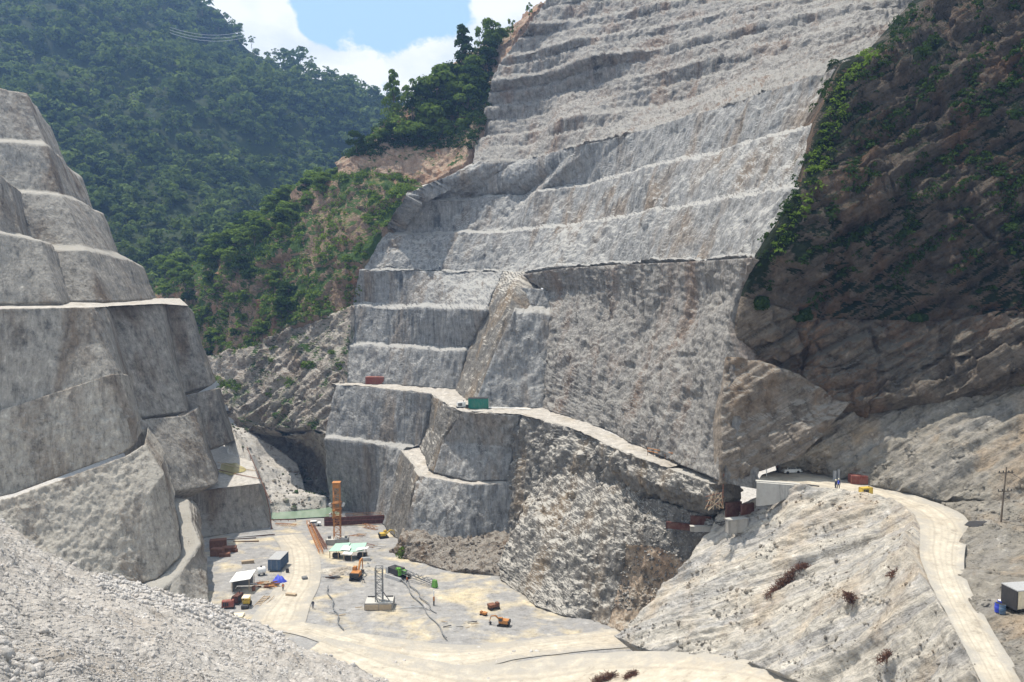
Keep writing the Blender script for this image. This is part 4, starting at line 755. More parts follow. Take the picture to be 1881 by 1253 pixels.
t = thing('timber_mat', FP(478, 1108), 'ladder-like mat of weathered planks laid flat on the sandy floor', 'timber mat', -.08); b = MB(); [b.box((0, y, .06), (1.6, .35, .1)) for y in np.linspace(-3.5, 3.5, 9)]; b.build('plank', 'wood', t); b = MB(); [b.box((x, 0, .16), (.12, 7.6, .1)) for x in (-.6, .6, 1.6)]; b.build('rail', 'wood', t)
def stack(loc, n, d, mat, label, cat, rz, name, pn):
    t = thing(name, loc, label, cat, rz)
    for i in range(n): MB().box((rnd.uniform(-.05, .05), rnd.uniform(-.05, .05), d[2]*(i+.5)), d, rnd.uniform(-.06, .06)).build(pn, mat, t)
stack(FP(455, 1035), 5, (3., .9, .16), 'wood', 'stack of weathered planks between the rusty formwork and the shed', 'plank stack', .4, 'plank_stack', 'plank'); stack(FP(535, 1095), 4, (2.4, .8, .15), 'wood', 'small stack of planks out on the sandy track', 'plank stack', -.3, 'plank_stack', 'plank')
stack(FP(672, 1030), 3, (2.2, .9, .3), 'pale', 'pale sheet bundle right of the green-roofed shelter', 'sheet bundle', .2, 'sheet_bundle', 'sheet'); stack(FP(560, 1065), 3, (1.2, 1.2, .25), 'grey', 'grey pallet stack on the track edge', 'pallet stack', .5, 'pallet_stack', 'pallet')
pile('pipe_bundle', FP(612, 1062), 7, 4., ('grey', 'rust', 'dkm'), 'bundle of dark pipes lying left of the orange red excavator', 'pipe bundle', (.8, .6), 11, .11); pile('pipe_bundle', FP(690, 1005), 6, 4., ('wood', 'pale', 'rust'), 'loose pale bars scattered behind the green crane', 'pipe bundle', (2.5, 1.5), 12, .09)
pile('pipe_bundle', FP(655, 985), 6, 3.5, ('wood', 'rust', 'orange'), 'bars lying between the lattice tower and the red formwork wall', 'pipe bundle', (2.2, 1.), 13, .09); pile('pipe_bundle', FP(760, 1120), 5, 4.5, ('grey', 'pale'), 'thin bars lying on the floor right of the grey mast', 'pipe bundle', (3., 1.5), 14, .07)
pile('scrap_pile', FP(840, 1150), 7, 2.5, ('wood', 'grey', 'dkm'), 'scattered offcuts near the ramp edge below the striped post', 'scrap pile', (4., 1.5), 15, .08); pile('scrap_pile', FP(640, 1125), 7, 2.2, ('pale', 'grey', 'wood'), 'scattered offcuts left of the grey mast block', 'scrap pile', (3., 2.), 16, .08)
for px, py, c_, lab in ((528, 1052, 'dkm', 'dark barrel right of the blue container'), (466, 1085, 'rust', 'rusty barrel under the corner of the white roof'), (676, 1042, 'white', 'white barrel right of the orange red excavator'), (617, 1006, 'grey', 'grey barrel on the left of the green-roofed shelter')):
    t = thing('barrel', FP(px, py), lab, 'barrel'); MB().tube([(0, 0, 0), (0, 0, .3), (0, 0, .34), (0, 0, .6), (0, 0, .64), (0, 0, 1.0)], [.38, .38, .42, .42, .38, .38], 14).build('drum', c_, t); MB().cyl((0, 0, 1.), (0, 0, 1.03), .32, 12).build('lid', 'dkm', t)
# machines below the shed
t = thing('roller', FP(453, 1115), 'small yellow roller with a cream canopy below the shed', 'roller', -1.5)
MB().box((-.4, 0, 1.1), (1.7, 1.3, .8), top=.9).build('body', 'yellow', t); MB().box((.2, 0, 2.3), (1.9, 1.5, .12)).build('canopy', 'cream', t); b = MB(); [b.box((x, y, 1.8), (.08, .08, 1.)) for x in (-.6, 1.) for y in (-.6, .6)]; b.build('canopy_post', 'yellow', t)
MB().cyl((1.2, -.7, .55), (1.2, .7, .55), .55, 18).build('drum', 'dkm', t)
for s in (-1, 1): MB().cyl((-.9, s*.6-.2, .5), (-.9, s*.6+.2, .5), .5, 14).build('wheel', 'rubber', t)
def genset(loc, label, mat, rz, s=1., cat='generator'):
    t = thing('generator', loc, label, cat, rz, None, s); MB().box((0, 0, 1.), (2.4, 1.2, 1.3)).build('housing', mat, t); MB().box((0, 0, .2), (2.7, 1.3, .3)).build('skid', 'dkm', t)
    MB().tube([(.7, 0, 1.6), (.7, 0, 2.1), (.9, 0, 2.2)], .08, 6).build('exhaust', 'dkm', t); g = MB(); [g.box((x, -.62, 1.), (.3, .04, .8)) for x in (-.8, -.4, 0)]; g.build('louvre', 'dkm', t); return t
genset(FP(419, 1117), 'dusty pink generator on the far left beneath the shed', 'redbox', .2); genset(FP(437, 1107), 'dark red generator in the shade just under the white roof', 'maroon', 1.4, 1.1)
t = thing('slab', FP(424, 1133), 'cream coloured slab at the edge of the spoil heap', 'slab', .1); MB().box((0, 0, .2), (5., 2.2, .3)).build('top', 'cream', t); MB().box((0, 0, -.1), (4.6, 1.9, .3)).build('footing', 'concrete', t)
# rusty steel formwork boxes by the left wall
def formbox(loc, d, label, rz):
    t = thing('formwork_box', loc, label, 'formwork', rz); x, y, z = d; b = MB(); b.box((0, -y/2, z/2), (x, .12, z)).box((0, y/2, z/2), (x, .12, z)).box((-x/2, 0, z/2), (.12, y-.2, z)).box((x/2, 0, z/2), (.12, y-.2, z)); b.build('panel', 'rust', t)
    b = MB(); n = max(3, int(x/.8)); [b.box((-x/2+x*i/(n-1), -y/2-.1, z/2), (.12, .14, z)) for i in range(n)]; [b.box((0, -y/2-.12, zz), (x, .12, .1)) for zz in (.2, z-.15)]; b.build('rib', 'rust', t)
    MB().box((0, 0, z-.05), (x-.2, y-.2, .1)).build('lid', 'rust', t)
formbox(FP(396, 1010)+Vector((0, 2, 0)), (4.2, 2., 2.2), 'rusty steel formwork box furthest back against the left wall', .3); formbox(FP(400, 1021), (3.0, 1.8, 2.0), 'dark rusty formwork box at the front left of the group', -.1); formbox(FP(421, 1013), (3.6, 2.0, 1.3), 'low wide formwork box with a pale dusty top', .15)
formbox(FP(413, 1023), (2.6, 1.4, 1.), 'small rounded-looking formwork box in front of the group', .3); formbox(FP(430, 1014), (1.6, 1.0, .8), 'smallest rusty formwork box at the right end of the group', -.2)
for i, (px, py, L_, a, lab) in enumerate(((440, 991, 9, .22, 'long pale steel beam lying nearest the wall foot'), (452, 996, 7, .1, 'long steel beam lying in the middle of the three'), (468, 986, 11, .33, 'longest steel beam slanting towards the barrier'))):
    t = thing('steel_beam', FP(px, py), lab+' on the pit floor', 'beam', a); MB().box((0, 0, .05), (L_, .4, .06)).box((0, 0, .4), (L_, .4, .06)).build('flange', 'wood' if i == 1 else 'pale', t); MB().box((0, 0, .22), (L_, .06, .3)).build('web', 'rust', t)
# barriers and lying frames near the water
t = thing('barrier', FP(516, 958), 'low rusty barrier along the water at the back of the pit', 'barrier', .02); MB().box((0, 0, .55), (9.5, .15, .22)).build('rail', 'rust', t); b = MB(); [b.box((x, 0, .3), (.15, .15, .6)) for x in (-4.6, -2.3, 0, 2.3, 4.6)]; b.build('post', 'rust', t)
def lattice_lying(p, q, w_, mat, label, cat='boom section', name='boom_section'):
    t = thing(name, (p+q)/2, label, cat); d = (q-p).length/2; u = (q-p).normalized(); ang = math.atan2(u.y, u.x); t.rotation_euler = (0, -math.asin(u.z), ang); r_ = .07
    for y in (-w_/2, w_/2):
        for z in (.1, .1+w_): MB().tube([(-d, y, z), (d, y, z)], r_, 4).build('chord', mat, t)
    b = MB(); n = max(4, int(2*d/w_))
    for i in range(n):
        xa, xb = -d+2*d*i/n, -d+2*d*(i+1)/n; s = 1 if i % 2 else -1
        for y in (-w_/2, w_/2): b.tube([(xa, y, .1+w_/2-s*w_/2), (xb, y, .1+w_/2+s*w_/2)], r_*.6, 4)
        for z in (.1, .1+w_): b.tube([(xa, -s*w_/2, z), (xb, s*w_/2, z)], r_*.6, 4)
    b.build('lacing', mat, t); return t
lattice_lying(FP(566, 962), FP(590, 1018), 1.0, 'orange', 'orange lattice boom section lying left of the lattice tower'); lattice_lying(FP(573, 966), FP(598, 1010), .8, 'rust', 'rusty lattice frame lying between the orange boom section and the tower')
lattice_lying(FP(506, 966), FP(545, 968), .7, 'orange', 'short orange frame lying behind the barrier by the water'); lattice_lying(FP(668, 968), FP(692, 974), .9, 'orange', 'short orange frame lying under the right end of the red formwork wall')
t = thing('steel_pole', FP(499, 972), 'leaning rust red pole at the corner of the lower block', 'pole'); MB().tube([(0, 0, 0), (-.6, .3, 6), (-2.2, 1., 12)], .14, 6).build('shaft', 'rust', t); MB().box((0, 0, .1), (.6, .6, .2)).build('foot', 'rust', t)
p = FP(596, 966); q = FP(706, 962); t = thing('formwork_wall', (p+q)/2, 'long dark red steel formwork wall across the back of the pit', 'formwork wall', math.atan2((q-p).y, (q-p).x)); L_ = (q-p).length
MB().box((0, 0, 1.3), (L_, .2, 2.6)).build('panel', 'maroon', t); b = MB(); [b.box((0, -.14, z), (L_, .1, .12)) for z in (.15, 1.45, 2.6)]; b.build('waler', 'redbox', t); b = MB(); [b.box((x, -.13, 1.3), (.12, .08, 2.6)) for x in np.linspace(-L_/2, L_/2, 14)]; b.build('stiffener', 'maroon', t)
b = MB(); [b.tube([(-L_/2+.5, 0, z), (L_/2-1, 0, z)], .035, 4) for z in (3.1, 3.6)]; [b.tube([(x, 0, 2.6), (x, 0, 3.7)], .04, 4) for x in np.linspace(-L_/2+.5, L_/2-1, 7)]; b.build('guard_rail', 'orange', t)
# cars and machines
def car(loc, rz, mat, label, sc=1.):
    t = thing('car', loc, label, 'car', rz, None, sc); MB().box((0, 0, .65), (4.2, 1.7, .7), top=.96).build('body', mat, t); c = MB().box((-.2, 0, 1.25), (2.4, 1.5, .6), top=.8).build('cabin', mat, t); MB().box((-.2, 0, 1.26), (2.44, 1.3, .4), top=.8).box((-.2, 0, 1.26), (2.0, 1.54, .4), top=.8).build('window', 'glass', c)
    for x in (-1.3, 1.3):
        for y in (-.78, .78): MB().cyl((x, y-.1, .33), (x, y+.1, .33), .33, 14).build('wheel', 'rubber', t)
    return t
car(FP(577, 966), .25, 'white', 'white car parked near the water at the back of the pit'); car(lit_at(1453, 869, -34), .2, 'white', 'white car parked at the far end of the access road', .8)
excavator(FP(655, 1064), 1.45, 'orange', 'orange red excavator facing away towards the green-roofed shed', .95, boomup=1.3)
excavator(FP(925, 1150), 2.9, 'orange', 'orange excavator low on the sandy floor near the ramp', .62, boomup=.2); excavator(FP(705, 988), .4, 'yellow', 'yellow and black excavator at the foot of the lit buttress strip', .7, boomup=.1)
def dumper(loc, rz, mat, label, sc=1.):
    t = thing('dumper', loc, label, 'dumper', rz, None, sc); MB().box((0, 0, .8), (3.8, 1.3, .4)).build('chassis', 'dkm', t); MB().box((-.8, 0, 1.6), (2.2, 2.0, 1.0), top=1.12).build('tub', mat, t); c = MB().box((1.3, 0, 1.6), (1.2, 1.6, 1.4), top=.9).build('cab', mat, t); MB().box((1.9, 0, 1.9), (.06, 1.3, .6)).build('window', 'glass', c)
    for x in (-1.3, 1.3):
        for y in (-.9, .9): MB().cyl((x, y-.2, .55), (x, y+.2, .55), .55, 14).build('wheel', 'rubber', t)
dumper(FP(907, 1120), .5, 'rust', 'rust brown dumper parked on the sandy pit floor', .62); dumper(FP(888, 1131), 2.6, 'orange', 'tiny orange dumper left of the brown one', .38)
# green crawler crane with its boom lowered
base = FP(731, 1062); tip = FP(797, 1080)+Vector((0, 0, 1.5)); t = thing('crawler_crane', base, 'green crawler crane with its lattice boom lowered to the right', 'crane', math.atan2((tip-base).y, (tip-base).x))
for s in (-1, 1): b = MB(); b.box((0, s*1.5, .5), (4.6, .7, .9)); [b.cyl((x, s*1.5-.36, .5), (x, s*1.5+.36, .5), .46, 12) for x in (-2.2, 2.2)]; b.build('track', 'pale' if s < 0 else 'rubber', t)
MB().box((-.6, 0, 1.8), (3.8, 2.6, 1.3), top=.95).build('engine_house', 'dkm', t); MB().box((1.0, -.7, 2.0), (1.4, 1.0, 1.7), top=.9).build('cab', 'ggreen', t); MB().box((.9, .7, 1.8), (2.0, 1.0, .9), ry=.2).build('boom_foot', 'ggreen', t); MB().box((-2.4, 0, 1.7), (.8, 2.8, 1.4)).build('counterweight', 'pale', t)
Lb = (tip-base).length; b = MB()
for y, z in ((-.5, 0), (.5, 0), (-.5, .9), (.5, .9)): b.tube([(1.8, y, 1.6+z), (Lb-.6, y*.6, 1.2+z*.5)], .07, 4)
for i in range(12): x = 1.8+(Lb-2.4)*i/12; x2 = 1.8+(Lb-2.4)*(i+1)/12; s = 1 if i % 2 else -1; [b.tube([(x, y, 2.0+s*.42), (x2, y, 2.0-s*.42)], .045, 4) for y in (-.45, .45)]; b.tube([(x, -.45*s, 2.4), (x2, .45*s, 2.4)], .045, 4)
b.build('boom', 'grey', t); MB().box((Lb+.1, 0, 1.7), (1.4, .9, 1.6), top=.7).build('boom_head', 'ggreen', t)
t = thing('marker_post', FP(797, 1113), 'orange and white striped post standing below the crane boom tip', 'post'); MB().cyl((0, 0, 0), (0, 0, 1.1), .16, 8).build('lower_shaft', 'dkm', t); MB().cyl((0, 0, 1.1), (0, 0, 2.0), .2, 8).build('orange_band', 'orange', t); MB().cyl((0, 0, 2.0), (0, 0, 3.3), .12, 8).build('upper_shaft', 'white', t)
for i, (a, b_, off) in enumerate((((737, 1068), (822, 1176), 0), ((744, 1066), (800, 1130), 0), ((600, 1080), (628, 1160), 0))):
    pts = [FP(a[0]+(b_[0]-a[0])*k/14+3*sin(k*1.3+i), a[1]+(b_[1]-a[1])*k/14)+Vector((0, 0, .45)) for k in range(15)]; o = MB().tube(pts, .13, 5).build('hose', 'grey'); tag(o, ('long dark hose running from the green crane to the ramp', 'short hose curving away under the crane boom', 'dark hose along the edge of the raised floor left of the mast')[i], 'hose')
# green-roofed shelter
t = thing('work_shelter', FP(640, 1030)+Vector((0, 3, 0)), 'low shelter with pale green sheet roofs just in front of the lattice tower', 'shelter', -.12)
MB().sheet([(-5.2, -1.8, 1.9), (-.6, -2.4, 2.3), (-.9, 2.8, 2.8), (-5.0, 2.8, 2.4)], .1).sheet([(-.6, -2.9, 2.0), (4.0, -2., 2.5), (3.4, 3., 2.9), (-.9, 2.9, 2.5)], .1).build('roof', 'lgreen', t)
MB().sheet([(-2.0, -2.2, 2.55), (.5, -2.4, 2.5), (.2, -.2, 2.9), (-1.8, 0, 2.9)], .08).sheet([(2.2, -2.7, 2.6), (4.9, -1.6, 2.9), (5., -.2, 3.), (2.2, -1.2, 2.8)], .08).sheet([(-1.0, -3.6, 1.9), (1.4, -3.6, 1.9), (1.4, -2.1, 2.2), (-1.0, -2.1, 2.2)], .08).build('white_sheet', 'white', t)
for x, y in ((-5., -1.7), (-2.6, -2.1), (-.7, -3.4), (1.3, -3.4), (3.8, -1.9), (4.8, -1.4), (-4.8, 2.6), (3.2, 2.8)): MB().box((x, y, .95), (.18, .18, 1.9)).build('post', 'wood', t)
MB().box((-3.5, -1., .6), (1.8, 1.1, 1.)).box((3.2, -.6, .7), (2.2, 1.4, 1.2)).box((.2, -2.6, .5), (1.6, .9, .9)).build('stored_crate', 'dkm', t)
heap('gravel_pile', FP(640, 1052), 7.2, 2.6, 1.3, 'slope2', 'low heap of grey brown gravel between the green-roofed shelter and the excavator', 'gravel pile', 8, 25, -.1)
# things on the lower bench
container(lit_at(688, 706, -34)+Vector((0, 1.2, 0)), 6., 2.5, 2.2, 'redbox', 'redbox', 'faded red shipping container alone on the bench high above the pit', .05+pi)
container(lit_at(877, 751, -34)+Vector((.2, 1.4, 0)), 5.3, 2.4, 2.6, 'green', 'dkm', 'green shipping container at the foot of the buttress', .02)
genset(lit_at(847, 749, -34), 'small white generator beside the green container', 'white', .3, .95); t = thing('pallet', lit_at(858, 751, -34), 'pallet with a dark drum between the white generator and green container', 'pallet', .2); MB().box((0, 0, .1), (1.2, 1., .15)).build('deck', 'wood', t); MB().cyl((0, 0, .18), (0, 0, 1.1), .38, 12).build('drum', 'dkm', t)
o = MB().tube([lit_at(892, 750, -34)+Vector((0, 0, .2)), lit_at(915, 752, -34)+Vector((0, 0, .5)), lit_at(945, 752, -34)+Vector((0, 0, .3)), lit_at(975, 754, -34)+Vector((0, 0, .3))], .14, 6).build('hose', 'white'); tag(o, 'thick white hose leading away from the green container along the bench', 'hose')
# far end of the access road
def block(name, px, py, z, d, mat, label, cat, rz, cap=None):
    q = onsurf(px, py, ('rock_nose', 'lower_wall', 'road_embankment'), 145)-Vector((0, d[1]/2+1.7, .2)); t = thing(name, q, label, cat, rz, None, q.y/140); MB().box((0, 0, d[2]/2), d).build('body', mat, t); b = MB(); n = max(3, int(d[0]/1.2)); [b.box((-d[0]/2+d[0]*i/(n-1), -d[1]/2-.04, d[2]/2), (.1, .08, d[2]*.98)) for i in range(n)]; b.build('rib', mat, t)
    MB().box((0, 0, d[2]+.05), (d[0]+.15, d[1]+.15, .1)).build('coping', cap or mat, t); return t
a, b_ = lit_at(1390, 887, -34.), lit_at(1467, 893, -34.); u = (b_-a); t = thing('retaining_wall', a, 'pale concrete retaining wall holding up the end of the road', 'retaining wall', math.atan2(u.y, u.x)); L_ = u.length
MB().sheet([(0, -.1, -3.9), (L_*.42, -.1, -3.3), (L_*.75, -.1, -2.0), (L_, -.1, 0), (L_, -.1, .25), (0, -.1, .25)], -.6).build('face', 'concrete', t); MB().box((L_/2, .2, .3), (L_+.4, .9, .2)).build('coping', 'concrete', t)
block('formwork_wall', 1340, 941, -37.3, (3.0, .5, 2.5), 'maroon', 'square dark red formwork panel on a grey concrete base', 'formwork', .3); block('concrete_block', 1344, 966, -37.9-2.0, (3.8, 1.4, 2.4), 'concrete', 'grey concrete block under the square dark red panel', 'concrete block', .3)
block('formwork_wall', 1366, 938, -37.0, (2.8, .4, 1.8), 'maroon', 'dark red formwork panel right of the square one, meeting the rock', 'formwork', .5); block('formwork_wall', 1282, 958, -39.5, (3.5, .4, 1.7), 'maroon', 'dark red formwork panel with a small upright at its left end', 'formwork', -.05); block('formwork_wall', 1247, 966, -40.2, (5.0, .4, 1.1), 'maroon', 'long low dark red panel at the left end of the ledge', 'formwork', -.35)
block('concrete_block', 1290, 968, -41.4, (5.0, .8, .9), 'concrete', 'low grey concrete kerb under the dark red panels on the ledge', 'concrete block', -.05)
t = thing('guard_rail', lit_at(1228, 842, -34.5), 'rusty orange handrail at the end of the bench', 'handrail', -.9); [MB().tube([(-5.5, 0, z), (5.5, 0, z)], .07, 5).build('rail', 'orange', t) for z in (.6, 1.2)]; b = MB(); [b.tube([(x, 0, -.5), (x, 0, 1.25)], .06, 5) for x in np.linspace(-5.5, 5.5, 8)]; b.build('post', 'rust', t)
t = thing('scaffold', lit_at(1315, 935, -38.5), 'tangle of rusty scaffold poles beside the square dark red panel', 'scaffold', .3); q_ = random.Random(3); b = MB(); [b.tube([(q_.uniform(-2, 1.5), q_.uniform(-.5, .5), 0), (q_.uniform(-2, 1.5), q_.uniform(-.5, .5), q_.uniform(1.5, 3.2))], .07, 5) for _ in range(10)]; b.build('pole', 'wood', t); b = MB(); [b.tube([(-2, 0, z), (1.6, .1, z+.5)], .06, 5) for z in (.6, 1.5, 2.3)]; b.tube([(1.2, 0, 0), (1.4, 0, 6)], .1, 5); b.build('ledger', 'rust', t)
genset(lit_at(1590, 911, -34), 'yellow site compressor parked on the edge of the access road', 'yellow', .3, .85, 'compressor'); container(lit_at(1578, 889, -34)+Vector((0, .5, 0)), 2.6, 1.6, 1.2, 'redbox', 'redbox', 'small dark red box container in shade at the inner side of the road', -.1, 'steel_box')
genset(lit_at(1436, 865, -34), 'small orange machine at the far end of the road by the cliff', 'vest', .4, .5, 'machine')
for px, py, h, lab, tilt in ((1473, 868, 3.4, 'leaning white floodlight pole at the inner edge of the road', .7), (1408, 876, 2., 'thin white pole at the very end of the road', 0.)):
    t = thing('light_pole', lit_at(px, py, -34), lab, 'pole'); MB().tube([(0, 0, 0), (tilt, 0, h)], .07, 6).build('shaft', 'white', t); MB().box((0, 0, .05), (.4, .4, .1)).build('base', 'grey', t)
t = thing('cabinet', lit_at(1536, 881, -34), 'pair of pale upright cabinets against the cliff foot behind the standing people', 'cabinet', .1); MB().box((-.3, 0, .8), (.5, .4, 1.5)).box((.4, 0, .9), (.4, .4, 1.7)).build('case', 'pale', t); MB().box((0, 0, .03), (1.5, .6, .08)).build('plinth', 'concrete', t)
o = MB().tube([lit_at(1468, 892, -34)+Vector((0, 0, .2)), lit_at(1486, 894, -34)+Vector((0, 0, .3)), lit_at(1505, 896, -34)+Vector((0, 0, .25))], .13, 6).build('pipe', 'dkm'); tag(o, 'black pipe lying along the outer edge of the road', 'pipe')
# lorry box, barrels, tarp, power pole on the near right
t = thing('lorry', lit_at(1872, 1134, -34.8)+Vector((1.75, 1.2, 0)), 'parked lorry with a cream box body at the right edge, seen from the rear', 'lorry', .15)
MB().box((0, 0, 1.85), (4.6, 2.1, 2.0)).build('box_body', 'cream', t); MB().box((0, 0, 2.9), (4.8, 2.3, .1)).build('roof', 'pale', t); MB().box((0, 0, .75), (4.6, 1.2, .2)).build('chassis', 'dkm', t); MB().box((-2.34, 0, 1.85), (.12, 2.2, 2.1)).build('end_frame', 'dkm', t)
for x in (-1.5, 1.4):
    for y in (-.85, .85): MB().cyl((x, y-.18, .45), (x, y+.18, .45), .45, 14).build('wheel', 'rubber', t)
MB().box((3.2, 0, 1.5), (1.5, 2.0, 1.8), top=.9).build('cab', 'blue', t)
for i, (px, py, c_, lab) in enumerate(((1833, 1124, 'tarp', 'dark blue barrel standing left of the lorry, nearest the road'), (1841, 1127, 'blue', 'light blue barrel touching the dark blue one beside the lorry'), (1838, 1119, 'tarp', 'blue barrel behind the other two by the lorry'))):
    t = thing('barrel', lit_at(px, py, -34.8), lab, 'barrel'); MB().tube([(0, 0, 0), (0, 0, .3), (0, 0, .34), (0, 0, .6), (0, 0, .64), (0, 0, .95)], [.32, .32, .35, .35, .32, .32], 16).build('drum', c_, t); MB().cyl((0, 0, .95), (0, 0, .98), .27, 14).build('lid', 'white' if i == 2 else 'dkm', t)
q = onsurf(1785, 968, ('road', 'roadside_slope'), 113)+Vector((0, -.4, .15)); o = MB().sheet([q+Vector(v) for v in ((-1.4, -.2, .35), (-.2, -1.0, .1), (.5, -.9, .05), (1.0, -.2, .35), (2.1, .4, .7), (.4, .7, .65), (-.4, .6, .6))], .05).build('tarpaulin', 'dkm'); tag(o, 'flat black tarpaulin lying at the outside of the road bend', 'tarpaulin')
t = thing('power_pole', P3(*D(1837, 975, 110)), 'slim timber power pole with crossarms on the slope right of the road', 'power pole', .1); MB().tube([(0, 0, -.5), (.25, 0, 4.5), (.55, 0, 9.)], [.13, .11, .08], 8).build('pole', 'bark', t)
for z in (8.2, 5.6): c = MB().box((.45, 0, z), (2.2 if z > 8 else 2.0, .12, .12)).build('crossarm', 'bark', t); b = MB(); [b.cyl((x, 0, z+.05), (x, 0, z+.3), .07, 8) for x in (-.5, .1, .9, 1.4)]; b.build('insulator', 'dkm', c)
def wire(a, b_, sag, r_, label, mat='dkm'): pts = [a.lerp(b_, k/16)-Vector((0, 0, sag*4*(k/16)*(1-k/16))) for k in range(17)]; o = MB().tube(pts, r_, 4).build('cable', mat); tag(o, label, 'cable')
wire(P3(*D(1837, 975, 110))+Vector((.9, 0, 8.4)), P3(*D(1990, 900, 95)), 1., .03, 'thin cable running right from the top of the power pole')
lab = ('uppermost', 'middle', 'lowest')
for i in range(3): wire(P3(*D(312, 50+5*i, 560)), P3(*D(450, 57+6*i, 600)), 4., .16, lab[i]+' of three pale power lines crossing the forested mountain', 'pale')
# cables and planks on the left terrace
for i, (a, b_, c_, lab) in enumerate((((398, 862), (478, 880), 'rust', 'rusty handrail pipe across the little terrace, nearer the puddle'), ((402, 850), (470, 866), 'wood', 'timber rail across the little terrace behind the rusty pipe'), ((455, 822), (500, 925), 'rust', 'rusty cable ladder hanging down the corner of the lower block'))):
    p, q = (P3(*Z(a[0], a[1], -60)), P3(*Z(b_[0], b_[1], -60))) if i < 2 else (P3(*D(a[0], a[1], 262)), P3(*D(b_[0], b_[1], 246))); o = MB().tube([p+Vector((0, -1, .4)), (p+q)/2+Vector((0, -1, .2)), q+Vector((0, -1, .4))], .12, 5).build('pipe', c_); tag(o, lab, 'pipe')
# dead brush and bushes on the embankment
def brushpile(px, py, d, L_, ang, h, label, seed, n=420):
    t = thing('brush_pile', onsurf(px, py, ('road_embankment', 'road'), d), label, 'brush pile', 0); q = random.Random(seed); b = MB(); u = Vector((cos(ang), .3*cos(ang), sin(ang)))
    for i in range(n):
        s = q.uniform(-.5, .5); c = u*(s*L_)+Vector((q.gauss(0, .25), q.gauss(0, .3)-.3, q.uniform(-.1, h)*(1-1.3*abs(s)))); d_ = Vector((q.gauss(0, 1), q.gauss(0, 1), q.gauss(.3, .8))).normalized()*q.uniform(.25, .7)
        b.tube([c-d_, c+d_*.9+Vector((0, 0, .05))], .035, 3)
    b.build('twigs', 'brush', t); b = MB(); [b.tube([u*(q.uniform(-.4, .1)*L_), u*(q.uniform(.1, .5)*L_)+Vector((0, -.3, q.uniform(.1, h)))], .08, 5) for _ in range(5)]; b.build('branch', 'bark', t)
brushpile(1448, 1066, 126, 8.5, .55, 1.7, 'large heap of brown dead brush lying diagonally on the embankment', 1, 700); brushpile(1562, 1104, 114, 2.6, -.8, 1.0, 'dead brush caught in the tumbled stones halfway down the embankment', 2, 200)
brushpile(1632, 1206, 95, 2.6, .25, .7, 'small tuft of dead brush low on the embankment near the haul road', 3, 160); brushpile(1478, 1040, 129, 2.2, .05, .6, 'thin dead brush at the upper tip of the large heap', 4, 120)
brushpile(1112, 1246, 128, 3.8, .1, 1.2, 'dead brush at the bottom centre edge of the haul road', 5, 260); brushpile(1160, 1240, 129, 2., .2, .8, 'small dead brush right of the bottom centre heap', 6, 120); brushpile(1640, 1050, 112, 1.6, .3, .3, 'small reddish dead branch high on the embankment', 7, 60)
for px, py, d, hp, lab in ((738, 1032, 203, 30, 'young green sapling beside the green crawler crane'), (775, 1028, 203, 18, 'small grassy bush right of the sapling at the buttress foot')):
    V, F_, tn = blobleaves([(0, 0, .8), (.5, .1, 1.6), (-.4, 0, 1.5), (.1, .2, 2.4)], .75, 60, .2, int(px)); t = thing('sapling', P3(*D(px, py, d)), lab, 'sapling', 0, None, hp*mpp(d)/3.2); mesh_np('foliage', V, F_, M['leafy'], t, attr={'tint': tn}); MB().tube([(0, 0, -.2), (0, 0, 2.)], .06, 5).build('stem', 'bark', t)
# people
def person(loc, rz, top, label, sc=1., legs='cloth', step=.18):
    vs = [(0, 0, .95), (0, 0, 1.2), (0, 0, 1.42), (0, 0, 1.5), (0, 0, 1.58), (0, .01, 1.72)]; es = [(0, 1), (1, 2), (2, 3), (3, 4), (4, 5)]; rr = [.15, .14, .15, .06, .085, .08]
    for s in (-1, 1):
        k = len(vs); vs += [(s*.1, 0, .88), (s*.11, s*step*.6, .48), (s*.12, s*step, .07), (s*.12, s*step+.13, .04)]; es += [(0, k), (k, k+1), (k+1, k+2), (k+2, k+3)]; rr += [.1, .075, .05, .045]
        k = len(vs); vs += [(s*.2, 0, 1.4), (s*.27, -s*.04, 1.12), (s*.27, .1, .9), (s*.26, .14, .8)]; es += [(2, k), (k, k+1), (k+1, k+2), (k+2, k+3)]; rr += [.06, .048, .038, .035]
    me = bpy.data.meshes.new('person'); me.from_pydata(vs, es, []); o = bpy.data.objects.new('person', me); COL.objects.link(o); sk = o.modifiers.new('skin', 'SKIN')
    for v, r_ in zip(me.skin_vertices[0].data, rr): v.radius = (r_, r_)
    me.skin_vertices[0].data[0].use_root = True; sb = o.modifiers.new('sub', 'SUBSURF'); sb.levels = sb.render_levels = 1; me.materials.append(M[legs])
    o.location = loc; o.rotation_euler = (0, 0, rz); o.scale = (sc,)*3; tag(o, label, 'person')
    def shell(name, rings, mat):
        b = MB(); b.tube([(0, y, z) for y, z, _ in rings], [q for _, _, q in rings], 12); c = b.build(name, mat, o)
    shell('shirt', ((0, .93, .175), (0, 1.15, .17), (0, 1.38, .19), (0, 1.47, .09)), top); shell('hard_hat', ((.01, 1.68, .125), (.01, 1.76, .12), (.01, 1.83, .06)), 'helmet'); shell('face', ((.03, 1.55, .05), (.035, 1.62, .085), (.03, 1.69, .09)), 'skin'); return o
person(FP(575, 1118), .4, 'cloth', 'person in dark clothes standing alone on the sandy track in the pit'); person(lit_at(1535, 901, -34), 1., 'cloth', 'left of two people standing at the outer edge of the access road')
person(lit_at(1540, 899, -34), -.6, 'tarp', 'right of two people standing at the outer edge of the access road'); person(lit_at(1428, 868, -34), 2., 'vest', 'person in orange at the far end of the access road beside the cliff')
person(P3(*D(808, 496, 283)), 2., 'white', 'worker in a white shirt high on a bench of the terraced cliff', 1.2)
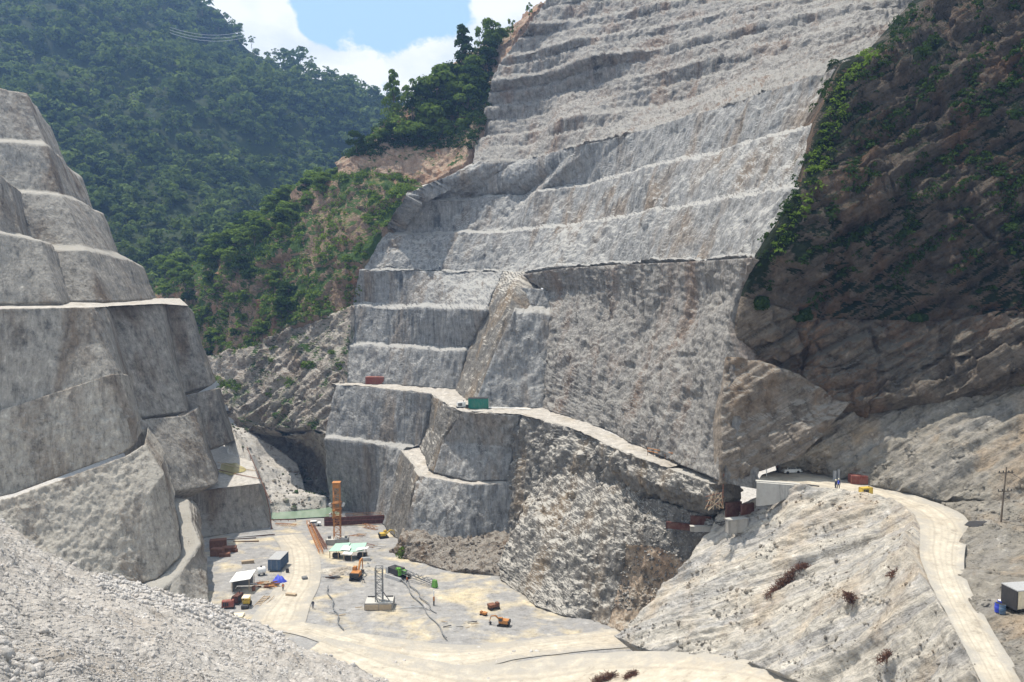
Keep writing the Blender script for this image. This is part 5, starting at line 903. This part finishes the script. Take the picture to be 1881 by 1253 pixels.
person(FP(520, 1085), .4, 'vest', 'worker in orange standing just below the blue tarpaulin'); person(FP(668, 1070), 2., 'white', 'worker in a white shirt beside the orange red excavator'); person(FP(748, 1072), 2.5, 'vest', 'worker in orange near the tracks of the green crane')
# river and puddles
wt = newmat('water'); m, t_, o_ = wt; nn = t_.new('ShaderNodeBump', {'Strength': .25, 'Distance': .1, 'Height': t_.noise(t_.new('ShaderNodeTexCoord').outputs['Object'], .8, 4)}).outputs[0]
pb = t_.new('ShaderNodeBsdfPrincipled', {'Base Color': (.22, .30, .22, 1), 'Roughness': .12, 'Normal': nn}); t_.l.new(pb.outputs[0], o_.inputs[0]); M['water'] = m
wr = lambda *ps: [G(x, y, .35) for x, y in ps]
o = patch('water', [wr((490, 940), (530, 934), (600, 930), (625, 936)), wr((492, 954), (530, 953), (585, 950), (625, 948))], m, None, 4, 0, skirt=0)
m2, t_, o_ = newmat('muddy_puddle'); pb = t_.new('ShaderNodeBsdfPrincipled', {'Base Color': (.36, .32, .14, 1), 'Roughness': .2}); t_.l.new(pb.outputs[0], o_.inputs[0])
def puddle(c, rx, ry, d, mat, nm, n=26):
    ps = [(c[0]+rx*cos(a)*(1+.2*sin(3*a+1)), c[1]+ry*sin(a)*(1+.15*sin(5*a))) for a in np.linspace(0, 2*pi, n, endpoint=False)]; V = [P3(*(Z(x, y, d) if d else G(x, y, .3)))+Vector((0, 0, .2)) for x, y in ps]
    if d: zz = V[0].z; V = [Vector((v.x, v.y, zz)) for v in V]
    o = mesh_np(nm, np.array([tuple(v) for v in V]+[tuple(sum(V, Vector())/n)]), np.array([(i, (i+1) % n, n) for i in range(n)]), mat); tag(o, kind='structure')
puddle((424, 862), 24, 11, -60, m2, 'water')

# ------------------------------------------------ the air
hm = bpy.data.materials.new('haze_air'); hm.use_nodes = True; ht = NT(hm.node_tree); ht.n.clear(); ho = ht.new('ShaderNodeOutputMaterial')
pv = ht.new('ShaderNodeVolumePrincipled', {'Color': (.30, .53, 1., 1), 'Density': .00023, 'Anisotropy': .2}); ht.l.new(pv.outputs[0], ho.inputs['Volume'])
x0, x1, y0, y1, z0, z1 = -1260., 1260., -160., 1410., -8., 700.
hv = np.array([(x0, y0, z0), (x1, y0, z0), (x1, y1, z0), (x0, y1, z0), (x0, y0, z1), (x1, y0, z1), (x1, y1, z1), (x0, y1, z1)]); hf = np.array([(0, 3, 2, 1), (4, 5, 6, 7), (0, 1, 5, 4), (1, 2, 6, 5), (2, 3, 7, 6), (3, 0, 4, 7)])
tag(mesh_np('haze', hv, hf, hm), 'thin blue haze filling the valley', 'haze', None, 'stuff')
